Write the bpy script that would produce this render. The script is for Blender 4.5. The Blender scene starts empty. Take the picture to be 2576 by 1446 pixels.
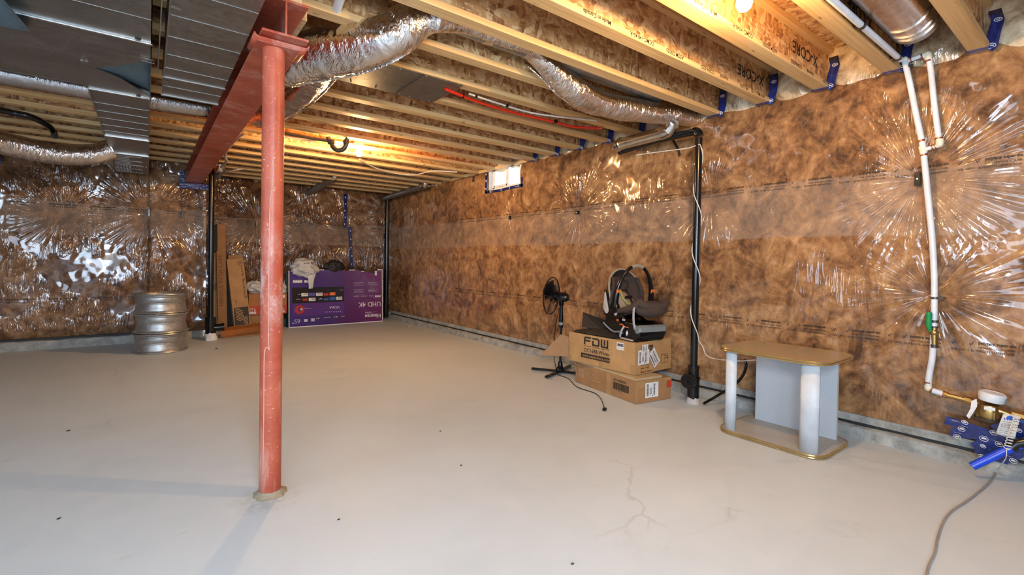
import bpy, math, random
from mathutils import Vector, Matrix, noise
from math import sin, cos, pi, radians as R
random.seed(7)
S = bpy.context.scene
C = S.collection
V = Vector
# ------------------------------------------------------------------ camera
FPX, YAW, PITCH, ROLL, CX, CY, CH = 1197.0, .6542, -.0155, .0165, 1288.0, 677.5, 1.15
_F = V((sin(YAW)*cos(PITCH), cos(YAW)*cos(PITCH), sin(PITCH)))
_r = V((cos(YAW), -sin(YAW), 0)); _u = _r.cross(_F)
RT = _r*cos(ROLL) + _u*sin(ROLL); UP = -_r*sin(ROLL) + _u*cos(ROLL)
EYE = V((0, 0, CH))
cd = bpy.data.cameras.new('camera'); cam = bpy.data.objects.new('camera', cd); C.objects.link(cam)
cd.sensor_width = 36; cd.lens = FPX/2576*36; cd.shift_y = -(723-CY)/2576; cd.clip_start = .05
M = Matrix((RT, UP, -_F)).transposed().to_4x4(); M.translation = EYE
cam.matrix_world = M
S.camera = cam
def at(px, py, ax, val):
    """point of the plane (axis ax = val) seen at a pixel of the photograph"""
    d = _F + RT*((px-CX)/FPX) - UP*((py-CY)/FPX)
    return EYE + d*((val-EYE[ax])/d[ax])
# ------------------------------------------------------------------ light, world, exposure
S.view_settings.view_transform = 'Standard'; S.view_settings.look = 'None'
S.view_settings.gamma = 1; S.view_settings.use_curve_mapping = False
S.view_settings.exposure = 0.0
S.cycles.max_bounces = 6; S.cycles.diffuse_bounces = 3; S.cycles.glossy_bounces = 3; S.cycles.transmission_bounces = 2
S.cycles.use_adaptive_sampling = True; S.cycles.adaptive_threshold = .07; S.cycles.adaptive_min_samples = 16; S.cycles.use_denoising = True
W = bpy.data.worlds.new('daylight'); S.world = W; W.use_nodes = True
W.node_tree.nodes['Background'].inputs[0].default_value = (.93, .97, 1, 1)
W.node_tree.nodes['Background'].inputs[1].default_value = 3.0
def area(name, loc, target, sx, sy, energy, col):
    l = bpy.data.lights.new(name, 'AREA'); l.shape = 'RECTANGLE'; l.size = sx; l.size_y = sy
    l.energy = energy; l.color = col
    o = bpy.data.objects.new(name, l); C.objects.link(o); o.location = loc
    o.rotation_euler = (V(target)-V(loc)).to_track_quat('-Z', 'Y').to_euler(); return o
area('rear_daylight_fill', (-.8, -1.7, 1.5), (1.6, 3.5, 1.0), 3.0, 1.7, 200, (.60, .79, 1))  # added cool fill behind the camera, its source is unseen
area('side_daylight_fill', (-3.9, .9, 1.6), (3, 1.9, 1.4), 3.6, 1.4, 90, (.62, .80, 1))  # added fill from the unseen left, gives the poly sheet its streaks
area('camera_flash', (.1, -.35, 1.75), (1.9, 3.2, 1.5), .5, .4, 52, (.80, .90, 1))
# ------------------------------------------------------------------ materials
class NT:
    def __init__(s, name):
        s.m = bpy.data.materials.new(name); s.m.use_nodes = True; s.t = s.m.node_tree
        s.b = s.t.nodes['Principled BSDF']; s.out = s.t.nodes['Material Output']
    def n(s, typ, props=None, **inp):
        o = s.t.nodes.new('ShaderNode'+typ)
        for k, v in (props or {}).items(): setattr(o, k, v)
        for k, v in inp.items():
            key = int(k[1:]) if k[0] == '_' and k[1:].isdigit() else k.replace('_', ' ')
            s.set(o.inputs[key], v)
        return o
    def set(s, sock, v):
        if isinstance(v, bpy.types.NodeSocket): s.t.links.new(v, sock)
        elif isinstance(v, bpy.types.Node): s.t.links.new(v.outputs[0], sock)
        else:
            if hasattr(sock.default_value, '__len__') and not isinstance(v, str):
                v = tuple(v)
                if len(sock.default_value) == 4 and len(v) == 3: v += (1,)
            sock.default_value = v
    def p(s, **k):
        for a, v in k.items(): s.set(s.b.inputs[a.replace('_', ' ')], v)
        return s
    def ma(s, op, a, b=0.0, c=None):
        o = s.n('Math', {'operation': op}, _0=a, _1=b)
        if c is not None: s.set(o.inputs[2], c)
        return o.outputs[0]
    def vm(s, op, a, b=None, scale=None):
        o = s.n('VectorMath', {'operation': op}, _0=a)
        if b is not None: s.set(o.inputs[1], b)
        if scale is not None: s.set(o.inputs['Scale'], scale)
        return o
    def noise(s, vec, scale, detail=4, rough=.55, dist=0):
        o = s.n('TexNoise', Vector=vec, Scale=scale, Detail=detail, Roughness=rough, Distortion=dist); return o.outputs[0]
    def ramp(s, fac, *stops):
        o = s.n('ValToRGB', Fac=fac); e = o.color_ramp.elements
        while len(e) < len(stops): e.new(.5)
        for i, (pos, col) in enumerate(stops): e[i].position = pos; e[i].color = (*col, 1)
        return o.outputs[0]
    def rng(s, v, a, b, c=0., d=1.):
        return s.n('MapRange', {'clamp': True}, _0=v, _1=a, _2=b, _3=c, _4=d).outputs[0]
    def mix(s, f, a, b, mode='MIX'):
        o = s.n('Mix', {'data_type': 'RGBA', 'blend_type': mode}); s.set(o.inputs[0], f); s.set(o.inputs[6], a); s.set(o.inputs[7], b)
        return o.outputs[2]
    def obj(s, scale=(1, 1, 1)):
        c = s.n('TexCoord').outputs['Object']
        if scale == (1, 1, 1): return c
        return s.n('Mapping', Vector=c, Scale=scale).outputs[0]
    def wpos(s, scale=(1, 1, 1)):
        c = s.n('NewGeometry').outputs['Position']
        return s.n('Mapping', Vector=c, Scale=scale).outputs[0]
    def bump(s, h, strength=.3, dist=.01, target='Normal'):
        b = s.n('Bump', Strength=strength, Distance=dist, Height=h); s.set(s.b.inputs[target], b.outputs[0]); return b
def plain(name, col, rough=.5, metal=0, bump=None, **k):
    t = NT(name); c = t.obj()
    f = t.noise(c, 9, 4)
    t.p(Base_Color=t.mix(t.rng(f, .3, .7), tuple(x*.86 for x in col), tuple(min(1, x*1.1) for x in col)), Roughness=rough, Metallic=metal, **k)
    if bump: t.bump(t.noise(c, bump[0], 4), bump[1], .004)
    return t.m
MT = {}
def concrete():
    t = NT('concrete_floor'); p = t.wpos()
    big = t.noise(p, .55, 5, .6, .4); fine = t.noise(p, 7, 8, .65); grit = t.noise(p, 160, 3)
    col = t.ramp(big, (.3, (.525, .58, .605)), (.52, (.58, .645, .69)), (.75, (.63, .70, .75)))
    col = t.mix(t.rng(fine, .35, .75, 0, .35), col, (.68, .715, .73))
    sc = t.noise(t.wpos((1, 3, 1)), 2.2, 6, .7, 1.5)
    col = t.mix(t.rng(sc, .60, .72, 0, .35), col, (.52, .50, .46))
    col = t.mix(t.rng(grit, .66, .74, 0, .35), col, (.38, .34, .30))
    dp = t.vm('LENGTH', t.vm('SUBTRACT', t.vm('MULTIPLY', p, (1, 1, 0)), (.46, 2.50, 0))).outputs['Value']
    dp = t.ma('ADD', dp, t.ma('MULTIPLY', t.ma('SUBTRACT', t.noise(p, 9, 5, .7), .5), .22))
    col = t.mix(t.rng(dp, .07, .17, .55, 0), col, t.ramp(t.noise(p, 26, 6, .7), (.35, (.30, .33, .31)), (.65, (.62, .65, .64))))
    cr = t.n('TexVoronoi', {'feature': 'DISTANCE_TO_EDGE'}, Vector=t.vm('ADD', p, t.vm('SCALE', t.n('TexNoise', Vector=p, Scale=2.5, Detail=6.).outputs[1], scale=.5).outputs[0]).outputs[0], Scale=.42).outputs[0]
    m = t.ma('MULTIPLY', t.rng(cr, 0, .006, 1, 0), t.rng(t.noise(p, 1.1, 2), .5, .62, 0, .30))
    col = t.mix(m, col, (.30, .27, .24))
    t.p(Base_Color=col, Roughness=t.rng(fine, .3, .7, .42, .62), Specular_IOR_Level=.35)
    t.bump(t.ma('ADD', t.ma('MULTIPLY', fine, .6), t.ma('MULTIPLY', grit, .12)), .25, .006)
    return t.m
MT['floor'] = concrete()
def footing():
    t = NT('rough_concrete'); p = t.wpos(); n = t.noise(p, 9, 8, .7); n2 = t.noise(p, 60, 4)
    t.p(Base_Color=t.ramp(n, (.3, (.20, .20, .18)), (.55, (.42, .42, .39)), (.75, (.60, .59, .55))), Roughness=.9)
    t.bump(t.ma('ADD', n, t.ma('MULTIPLY', n2, .4)), .8, .02); return t.m
MT['footing'] = footing()
def osb():
    t = NT('osb_sheet'); p = t.wpos((1, 1, 1))
    w = t.n('TexNoise', Vector=p, Scale=6., Detail=2.).outputs[1]
    q = t.vm('ADD', p, t.vm('SCALE', w, scale=.12).outputs[0]).outputs[0]
    v1 = t.n('TexVoronoi', Vector=t.n('Mapping', Vector=q, Scale=(34, 34, 10), Rotation=(.0, .5, .2)).outputs[0], Scale=1.)
    v2 = t.n('TexVoronoi', Vector=t.n('Mapping', Vector=q, Scale=(17, 40, 44), Rotation=(.0, -.7, .1)).outputs[0], Scale=1.)
    a = t.n('SeparateColor', Color=v1.outputs['Color']).outputs[0]; b = t.n('SeparateColor', Color=v2.outputs['Color']).outputs[1]
    pick = t.rng(t.noise(p, 16, 3), .45, .55)
    f = t.ma('ADD', t.ma('MULTIPLY', a, pick), t.ma('MULTIPLY', b, t.ma('SUBTRACT', 1., pick)))
    gr = t.noise(t.wpos((120, 120, 25)), 1, 3)
    f = t.ma('ADD', f, t.ma('MULTIPLY', t.ma('SUBTRACT', gr, .5), .5))
    col = t.ramp(f, (.0, (.24, .095, .032)), (.25, (.50, .25, .095)), (.6, (.64, .36, .15)), (.9, (.80, .55, .29)))
    t.p(Base_Color=col, Roughness=.6); t.bump(f, .5, .004); return t.m
MT['osb'] = osb()
def lumber(name, c1, c2, c3):
    t = NT(name); g = t.noise(t.wpos((1.2, 40, 40)), 1, 5, .6, .6); big = t.noise(t.wpos((.6, 7, 3)), 1, 3)
    kn = t.n('TexVoronoi', Vector=t.wpos((3.3, 11, 11)), Scale=1.).outputs[0]
    col = t.ramp(g, (.3, c1), (.5, c2), (.7, c3))
    col = t.mix(t.rng(big, .4, .65, 0, .5), col, (.66, .40, .17))
    col = t.mix(t.rng(kn, .05, .09, .75, 0), col, (.22, .085, .03))
    st = t.noise(t.wpos((5, 12, 12)), 1, 5, .7, 1.)
    col = t.mix(t.rng(st, .60, .72, 0, .4), col, (.32, .21, .12))
    t.p(Base_Color=col, Roughness=.55); t.bump(g, .25, .003); return t.m
MT['wood'] = lumber('pine_flange', (.55, .32, .12), (.72, .46, .20), (.82, .60, .31))
MT['wood_pale'] = lumber('pale_timber', (.52, .40, .22), (.68, .55, .34), (.78, .67, .46))
def galv(name, col, rough=.38, metal=.9, grain=(3, 60, 60)):
    t = NT(name); p = t.wpos()
    v = t.n('TexVoronoi', Vector=p, Scale=70.).outputs['Color']; v = t.n('SeparateColor', Color=v).outputs[0]
    n = t.noise(p, 4, 4); g = t.noise(t.wpos(grain), 1, 3)
    f = t.ma('ADD', t.ma('MULTIPLY', v, .25), t.ma('ADD', t.ma('MULTIPLY', n, .5), t.ma('MULTIPLY', g, .35)))
    t.p(Base_Color=t.mix(t.rng(f, .3, .8), tuple(x*.72 for x in col), tuple(min(1, x*1.2) for x in col)), Metallic=metal, Roughness=t.rng(f, .3, .8, rough*.8, rough*1.25))
    t.bump(t.ma('ADD', n, t.ma('MULTIPLY', g, .1)), .12, .01); return t.m
MT['galv'] = galv('galvanised_sheet', (.27, .26, .245))
MT['galv_rib'] = galv('ribbed_sheet_edge', (.31, .30, .285), .45)
MT['galv_shine'] = galv('bright_galvanised', (.66, .66, .64), .22, 1.)
MT['galv_dark'] = galv('dull_galvanised_pipe', (.36, .37, .36), .4)
MT['galv_blue_lit'] = galv('blue_lit_galvanised', (.16, .28, .37), .45, .6)  # blue of the cool light on the sheet is put into its colour
MT['alu'] = galv('cast_alloy', (.50, .50, .49), .42, .85, (4, 4, 4))
def foil(name, col, amp=1., sc=1.):
    t = NT(name); p = t.obj()
    w = t.noise(t.n('Mapping', Vector=p, Scale=(34*sc, 12*sc, 9*sc), Rotation=(.3, .2, .5)).outputs[0], 1, 3, .55, 1.6)
    r = t.ma('ABSOLUTE', t.ma('SUBTRACT', w, .5)); n2 = t.noise(p, 7*sc, 3, .5, .4)
    msk = t.rng(t.noise(p, 5, 2), .42, .60, .25, 1)
    h = t.ma('ADD', t.ma('MULTIPLY', t.ma('MULTIPLY', r, -1.3), msk), t.ma('MULTIPLY', n2, 1.2))
    t.p(Base_Color=col, Metallic=1., Roughness=.19); t.bump(h, .8*amp, .02); return t.m
MT['foil'] = foil('foil_jacket', (.80, .76, .73))
MT['foil_dull'] = foil('grey_duct_wrap', (.52, .50, .50), .5)
def redsteel():
    t = NT('red_oxide_paint'); p = t.wpos(); n = t.noise(p, 3.2, 6, .7, .6)
    sm = t.noise(t.wpos((6, 6, 1.6)), 1, 7, .7, .5); sp = t.noise(p, 90, 2)
    z = t.n('SeparateXYZ', Vector=p).outputs[2]
    base = t.mix(t.rng(n, .35, .7), (.36, .062, .032), (.50, .118, .062))
    msk = t.ma('MULTIPLY', t.rng(sm, .53, .68), .6)
    msk2 = t.ma('MULTIPLY', t.rng(sp, .66, .72, 0, .6), t.rng(n, .45, .55))
    base = t.mix(msk, base, (.60, .36, .29)); base = t.mix(msk2, base, (.80, .70, .66))
    zb = t.ma('MULTIPLY', t.rng(z, .80, .98), t.rng(z, 1.06, 1.30, 1, 0))
    base = t.mix(t.ma('MULTIPLY', zb, t.rng(t.noise(t.wpos((14, 14, 5)), 1, 7, .75, .4), .46, .62, 0, .7)), base, (.66, .50, .45))
    t.p(Base_Color=base, Roughness=.42, Specular_IOR_Level=.4); t.bump(t.ma('ADD', sm, t.ma('MULTIPLY', sp, .2)), .25, .004); return t.m
MT['red'] = redsteel()
def board(name, c):
    t = NT(name); p = t.obj(); n = t.noise(p, 7, 6, .65); f = t.noise(t.obj((1, 1, 60)), 3, 3); g = t.noise(p, 220, 2)
    s = t.ma('ADD', t.ma('MULTIPLY', n, .7), t.ma('MULTIPLY', g, .35))
    t.p(Base_Color=t.mix(t.rng(s, .35, .75), tuple(x*.78 for x in c), tuple(min(1, x*1.18) for x in c)), Roughness=.75)
    t.bump(t.ma('ADD', n, t.ma('MULTIPLY', f, .15)), .15, .004); return t.m
MT['card'] = board('kraft_cardboard', (.50, .285, .115)); MT['card2'] = board('brown_cardboard', (.38, .20, .085))
MT['card_pale'] = board('pale_cardboard', (.50, .34, .17)); MT['card_red'] = board('orange_cardboard', (.50, .13, .045))
MT['orange_card'] = board('orange_brown_cardboard', (.44, .17, .05))
for nm, col, ro, me in (('black', (.006, .006, .007), .20, 0), ('black_matte', (.018, .018, .019), .6, 0), ('ink', (.03, .018, .012), .7, 0), ('white', (.78, .80, .83), .35, 0),
        ('white_pex', (.74, .77, .82), .3, 0), ('cream', (.80, .74, .60), .4, 0), ('paper', (.78, .77, .76), .6, 0), ('brass', (.50, .33, .12), .28, .95), ('copper', (.45, .16, .08), .35, .8),
        ('pipe_red', (.75, .03, .01), .35, 0), ('green', (.01, .28, .08), .35, 0), ('blue_pipe', (.01, .07, .72), .3, 0), ('grey_cable', (.32, .29, .27), .5, 0), ('white_cable', (.70, .66, .60), .45, 0),
        ('grey_plastic', (.22, .245, .25), .45, 0), ('orange', (.85, .16, .02), .4, 0), ('brown_fabric', (.062, .038, .027), .9, 0), ('tan_fabric', (.34, .26, .18), .95, 0), ('panel_white', (.60, .645, .69), .45, 0),
        ('label_grey', (.50, .48, .46), .5, 0), ('strap_grey', (.42, .45, .50), .7, 0), ('lime', (.42, .45, .12), .8, 0), ('window_white', (.86, .88, .90), .35, 0), ('deep_blue', (.006, .014, .11), .25, 0),
        ('warm_white', (.75, .70, .60), .5, 0), ('bag_white', (.62, .60, .57), .4, 0), ('screen_dark', (.012, .010, .014), .3, 0), ('teal', (.01, .06, .06), .5, 0), ('red_print', (.55, .05, .02), .5, 0), ('violet_glow', (.10, .03, .22), .35, 0),
        ('iron_dark', (.10, .085, .07), .35, .6), ('board_edge', (.50, .38, .22), .35, 0), ('tape_clear', (.42, .25, .11), .2, 0)):
    MT[nm] = plain(nm, col, ro, me)
MT['fabric_bump'] = plain('padded_fabric', (.066, .042, .031), .95, 0, (140, .4))
MT['rust_shell'] = plain('dusty_smear', (.52, .48, .44), .8)
def gold_top():
    t = NT('speckled_gold_laminate'); p = t.obj(); g = t.noise(p, 300, 2); n = t.noise(p, 5, 3)
    t.p(Base_Color=t.mix(t.rng(g, .35, .65), (.30, .24, .16), (.46, .37, .25)), Roughness=.32); return t.m
MT['gold_top'] = gold_top()
MT['gold_trim'] = plain('gold_edge_trim', (.62, .42, .16), .22, .7)
def speck(name, a, b):
    t = NT(name); p = t.obj(); g = t.noise(p, 260, 2)
    t.p(Base_Color=t.mix(t.rng(g, .35, .65), a, b), Roughness=.45); return t.m
MT['shelf_grey'] = speck('speckled_grey_laminate', (.34, .31, .27), (.50, .47, .42))
MT['panel_blue'] = speck('pale_blue_laminate', (.44, .48, .535), (.56, .60, .65))
def tapeblue():
    t = NT('blue_seam_tape'); p = t.wpos()
    t.p(Base_Color=t.mix(t.rng(t.noise(p, 25, 3), .4, .6), (.008, .018, .12), (.012, .030, .20)), Roughness=.22, Coat_Weight=.4); t.bump(t.noise(p, 30, 3), .5, .01); return t.m
MT['tape'] = tapeblue()
def purple():
    t = NT('purple_carton_print'); x = t.n('SeparateXYZ', Vector=t.obj()).outputs[0]
    n = t.noise(t.obj((2, 2, 2)), 1, 3)
    t.p(Base_Color=t.ramp(t.ma('ADD', t.ma('DIVIDE', x, 1.67), t.ma('MULTIPLY', t.ma('SUBTRACT', n, .5), .15)), (.05, (.055, .030, .22)), (.45, (.060, .022, .155)), (.62, (.10, .014, .12)), (1., (.17, .022, .13))), Roughness=.3, Coat_Weight=.2); return t.m
MT['purple'] = purple()
def glow(name, col, st):
    t = NT(name); t.p(Base_Color=(1, 1, 1), Emission_Color=col, Emission_Strength=st); return t.m
MT['bulb'] = glow('lit_bulb_glass', (1, .60, .24), 1350); MT['bulb_far'] = glow('far_lit_bulb_glass', (1, .60, .25), 1900)
def glassm(name, tint, rough=.02):
    t = NT(name); t.t.nodes.remove(t.b)
    g = t.n('BsdfGlossy', Color=(1, 1, 1), Roughness=rough); tr = t.n('BsdfTransparent', Color=tint)
    mx = t.n('MixShader', _0=.07, _1=tr, _2=g); t.t.links.new(mx.outputs[0], t.out.inputs[0]); return t.m
MT['glass'] = glassm('window_glass', (.97, .98, .98))
# clear poly sheet over brown glass-fibre batts
def poly(name, axis, centres, crinkle=.5, band=(1.36, 1.78), tone=1., softk=.27, ctone=((.085, .040, .019), (.235, .112, .047), (.385, .20, .085), (.58, .35, .17))):
    t = NT(name); pos = t.n('NewGeometry').outputs['Position']
    sp = t.n('SeparateXYZ', Vector=pos); u = sp.outputs[axis]; z = sp.outputs[2]
    P = t.n('CombineXYZ', X=u, Y=z, Z=0.).outputs[0]
    a = t.noise(P, 3.8, 6, .62, 1.5); b = t.noise(P, 12, 5, .74, .8); fb = t.noise(t.n('Mapping', Vector=P, Scale=(8, 4.5, 1), Rotation=(0, 0, .25)).outputs[0], 1, 5, .66, 2.2); c = t.noise(P, .7, 2)
    f = t.ma('ADD', t.ma('ADD', t.ma('MULTIPLY', a, .55), t.ma('ADD', t.ma('MULTIPLY', b, .22), t.ma('MULTIPLY', fb, .30))), t.ma('MULTIPLY', t.ma('SUBTRACT', c, .5), .25))
    col = t.ramp(f, (.41, ctone[0]), (.50, ctone[1]), (.58, ctone[2]), (.68, ctone[3]))
    if tone != 1.: col = t.mix(1., col, (tone, tone, tone), 'MULTIPLY')
    warp = t.ma('MULTIPLY', t.ma('SUBTRACT', t.noise(P, .8, 2), .5), .12)
    zz = t.ma('ADD', z, warp)
    inb = t.ma('MULTIPLY', t.rng(zz, band[0], band[0]+.01), t.rng(zz, band[1]-.015, band[1], 1, 0))
    h = None
    for i, (cu, cz, rad, fq, am) in enumerate(centres):
        d = t.vm('SUBTRACT', P, (cu, cz, 0)).outputs[0]
        L = t.vm('LENGTH', d).outputs['Value']; dr = t.vm('SCALE', t.vm('NORMALIZE', d).outputs[0], scale=fq).outputs[0]
        q = t.vm('ADD', dr, t.n('CombineXYZ', X=float(i*7.3), Y=0., Z=t.ma('MULTIPLY', L, 1.3)).outputs[0]).outputs[0]
        n = t.noise(q, 1., 1, .5, .1)
        rid = t.rng(n, .30, .70, 0, 1.1)
        L2 = t.ma('ADD', L, t.ma('MULTIPLY', t.ma('SUBTRACT', t.noise(P, 3.0, 3), .5), rad*.9))
        fo = t.ma('MULTIPLY', t.rng(L, .0, .10), t.rng(L2, rad*.45, rad, 1, 0))
        v = t.ma('MULTIPLY', t.ma('MULTIPLY', rid, fo), am)
        h = v if h is None else t.ma('ADD', h, v)
    m = t.rng(t.noise(P, 1.6, 2), .47, .62, 0, crinkle)
    st = t.noise(t.n('Mapping', Vector=P, Scale=(30, 4.5, 1), Rotation=(0, 0, .12)).outputs[0], 1, 2, .5, .6)
    h2 = t.ma('MULTIPLY', t.rng(st, .32, .68), m)
    soft = t.noise(P, 4.5, 1.5)
    H = t.ma('ADD', t.ma('ADD', h, h2) if h is not None else h2, t.ma('MULTIPLY', soft, softk))
    col = t.mix(t.ma('MULTIPLY', inb, .30), col, (.40, .33, .27))
    t.p(Base_Color=col, Roughness=.75, Specular_IOR_Level=.15, Coat_Weight=1., Coat_Roughness=.10, Coat_IOR=1.75)
    b1 = t.bump(H, 1., .026, 'Coat Normal'); t.bump(t.ma('ADD', t.ma('MULTIPLY', H, .35), t.ma('MULTIPLY', b, .5)), .55, .012)
    return t.m
RC = [(.836, 1.716, .62, 9, 1.0), (3.84, 1.72, .62, 10, .9), (2.25, 1.74, .48, 9, .8), (5.10, 1.75, .28, 7, .4), (.748, .99, .55, 5, .7)]
MT['poly_right'] = poly('poly_sheet_right', 1, RC, .16, softk=.16)
BC = [(.017, 1.726, .62, 10, 1.), (.386, 1.731, .36, 10, 1.), (-1.33, 2.22, .50, 5, .8), (-.85, 1.62, .45, 9, .6)]
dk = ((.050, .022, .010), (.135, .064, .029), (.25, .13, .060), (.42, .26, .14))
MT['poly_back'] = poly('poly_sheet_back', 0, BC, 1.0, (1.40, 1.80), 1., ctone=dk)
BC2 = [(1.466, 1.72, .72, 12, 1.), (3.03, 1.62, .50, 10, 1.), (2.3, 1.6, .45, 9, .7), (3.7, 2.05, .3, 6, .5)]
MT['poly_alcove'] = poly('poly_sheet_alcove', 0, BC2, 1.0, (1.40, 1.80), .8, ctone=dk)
MT['poly_cream'] = poly('poly_over_cream_batt', 1, [], 1., (9, 10), 1., .6, ((.24, .15, .08), (.50, .38, .24), (.70, .58, .40), (.80, .72, .56)))
MT['plain_batt'] = plain('brown_batt_wall', (.27, .15, .075), .5)
# ------------------------------------------------------------------ mesh builder
class MB:
    def __init__(s): s.v = []; s.f = []; s.mi = []
    def add(s, vs, fs, m=0):
        b = len(s.v); s.v += [V(x) for x in vs]; s.f += [tuple(i+b for i in f) for f in fs]; s.mi += [m]*len(fs); return s
    def box(s, lo, hi, m=0, mat=None):
        x0, y0, z0 = lo; x1, y1, z1 = hi
        vs = [V((x, y, z)) for z in (z0, z1) for y in (y0, y1) for x in (x0, x1)]
        if mat: vs = [mat @ v for v in vs]
        return s.add(vs, [(0, 2, 3, 1), (4, 5, 7, 6), (0, 1, 5, 4), (2, 6, 7, 3), (0, 4, 6, 2), (1, 3, 7, 5)], m)
    def obox(s, c, ax, ay, az, m=0):
        c, ax, ay, az = V(c), V(ax), V(ay), V(az)
        vs = [c + ax*i + ay*j + az*k for k in (-1, 1) for j in (-1, 1) for i in (-1, 1)]
        return s.add(vs, [(0, 2, 3, 1), (4, 5, 7, 6), (0, 1, 5, 4), (2, 6, 7, 3), (0, 4, 6, 2), (1, 3, 7, 5)], m)
    def tube(s, path, r, seg=14, m=0, cap=True, fn=None, closed=False):
        P = [V(p) for p in path]; n = len(P); rs = r if hasattr(r, '__len__') else [r]*n
        T = []
        for i in range(n):
            a = P[(i-1) % n] if (closed or i > 0) else P[i]; b = P[(i+1) % n] if (closed or i < n-1) else P[i]
            T.append((b-a).normalized())
        up = V((0, 0, 1)) if abs(T[0].z) < .9 else V((1, 0, 0))
        x = T[0].cross(up).normalized(); vs = []
        for i in range(n):
            x = (x - T[i]*x.dot(T[i])).normalized(); y = T[i].cross(x)
            for k in range(seg):
                a = 2*pi*k/seg; rr = rs[i]
                if fn: rr *= fn(i, k)
                vs.append(P[i] + (x*cos(a) + y*sin(a))*rr)
        fs = []
        for i in range(n if closed else n-1):
            j = (i+1) % n
            for k in range(seg):
                l = (k+1) % seg; fs.append((i*seg+k, i*seg+l, j*seg+l, j*seg+k))
        if cap and not closed: fs += [tuple(reversed(range(seg))), tuple(range((n-1)*seg, n*seg))]
        return s.add(vs, fs, m)
    def lathe(s, prof, mat=None, seg=32, m=0, close=False):
        vs = []; n = len(prof)
        for r, z in prof:
            for k in range(seg): a = 2*pi*k/seg; vs.append(V((r*cos(a), r*sin(a), z)))
        if mat: vs = [mat @ v for v in vs]
        fs = [(i*seg+k, i*seg+(k+1) % seg, ((i+1) % n)*seg+(k+1) % seg, ((i+1) % n)*seg+k) for i in range(n if close else n-1) for k in range(seg)]
        return s.add(vs, fs, m)
    def prism(s, poly, vec, m=0):
        n = len(poly); vec = V(vec); vs = [V(p) for p in poly] + [V(p)+vec for p in poly]
        fs = [tuple(reversed(range(n))), tuple(range(n, 2*n))] + [(i, (i+1) % n, n+(i+1) % n, n+i) for i in range(n)]
        return s.add(vs, fs, m)
    def grid(s, fn, nu, nv, m=0, skip=None):
        vs = [fn(i/nu, j/nv) for j in range(nv+1) for i in range(nu+1)]
        fs = [(j*(nu+1)+i, j*(nu+1)+i+1, (j+1)*(nu+1)+i+1, (j+1)*(nu+1)+i) for j in range(nv) for i in range(nu) if not (skip and skip((i+.5)/nu, (j+.5)/nv))]
        return s.add(vs, fs, m)
    def ball(s, c, r, m=0, nu=20, nv=12, fn=None):
        c = V(c); rx, ry, rz = r if hasattr(r, '__len__') else (r, r, r)
        def f(u, v):
            a = 2*pi*u; b = pi*(v-.5); d = V((cos(b)*cos(a), cos(b)*sin(a), sin(b))); k = fn(d) if fn else 1
            return c + V((d.x*rx, d.y*ry, d.z*rz))*k
        return s.grid(f, nu, nv, m)
    def mesh(s, me_name, T=None, m=0, mesh=None): 
        vs = [T @ v.co for v in mesh.vertices] if T else [v.co for v in mesh.vertices]
        return s.add(vs, [tuple(p.vertices) for p in mesh.polygons], m)
SPLIT = {'drive_slip', 'stiffening_rib', 'strap_buckle', 'punched_hole', 'metal_tab', 'foil_tape', 'seam', 'brass_fitting', 'clip', 'crimp_ring', 'bolt', 'tape_logo', 'tape_print', 'rivet_mark', 'bypass_pipe', 'elbow_fitting', 'clamp', 'band', 'slip_nut', 'sticker', 'white_border', 'paint_runs', 'tape', 'cleanout_tee_', 'printed_stripe', 'valve_body_', 'side_panels'}
def components(mb):
    par = list(range(len(mb.v)))
    def find(a):
        while par[a] != a: par[a] = par[par[a]]; a = par[a]
        return a
    for f in mb.f:
        r0 = find(f[0])
        for i in f[1:]: par[find(i)] = r0
    out = {}
    for f, mi in zip(mb.f, mb.mi): out.setdefault(find(f[0]), []).append((f, mi))
    res = []
    for fs in out.values():
        ids = sorted({i for f, _ in fs for i in f}); mp = {j: i for i, j in enumerate(ids)}
        q = MB(); q.v = [mb.v[i] for i in ids]; q.f = [tuple(mp[i] for i in f) for f, _ in fs]; q.mi = [k for _, k in fs]; res.append(q)
    return res
def obj(name, mb, mats, parent=None, **k):
    if name in SPLIT:
        cs = components(mb)
        if 1 < len(cs) <= 300: return [obj_(name, c, mats, parent, **k) for c in cs][0]
    return obj_(name, mb, mats, parent, **k)
def obj_(name, mb, mats, parent=None, smooth=35, bevel=0, local=False, solid=0, sub=0):
    if not isinstance(mats, (list, tuple)): mats = [mats]
    me = bpy.data.meshes.new(name); off = V((0, 0, 0))
    if parent and not local:
        q = parent
        while q: off += q.location; q = q.parent
    me.from_pydata([tuple(v-off) for v in mb.v], [], mb.f)
    for m in mats: me.materials.append(MT[m] if isinstance(m, str) else m)
    if len(mats) > 1: me.polygons.foreach_set('material_index', mb.mi)
    me.polygons.foreach_set('use_smooth', [smooth > 0]*len(me.polygons))
    if smooth > 0: me.set_sharp_from_angle(angle=R(smooth))
    me.update()
    o = bpy.data.objects.new(name, me); C.objects.link(o)
    if parent: o.parent = parent
    if solid:
        k = o.modifiers.new('solid', 'SOLIDIFY'); k.thickness = solid; k.offset = 0
    if sub:
        k = o.modifiers.new('sub', 'SUBSURF'); k.levels = k.render_levels = sub
    if bevel:
        k = o.modifiers.new('bevel', 'BEVEL'); k.width = bevel; k.segments = 2; k.limit_method = 'ANGLE'; k.angle_limit = R(40)
    return o
def thing(name, label, cat, loc=(0, 0, 0), rz=0, group=None):
    o = bpy.data.objects.new(name, None); C.objects.link(o); o.empty_display_size = .1
    o.location = loc; o.rotation_euler = (0, 0, rz); return tag(o, label, cat, group)
def tag(o, label, cat, group=None):
    o['label'] = label; o['category'] = cat
    if group: o['group'] = group
    return o
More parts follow.
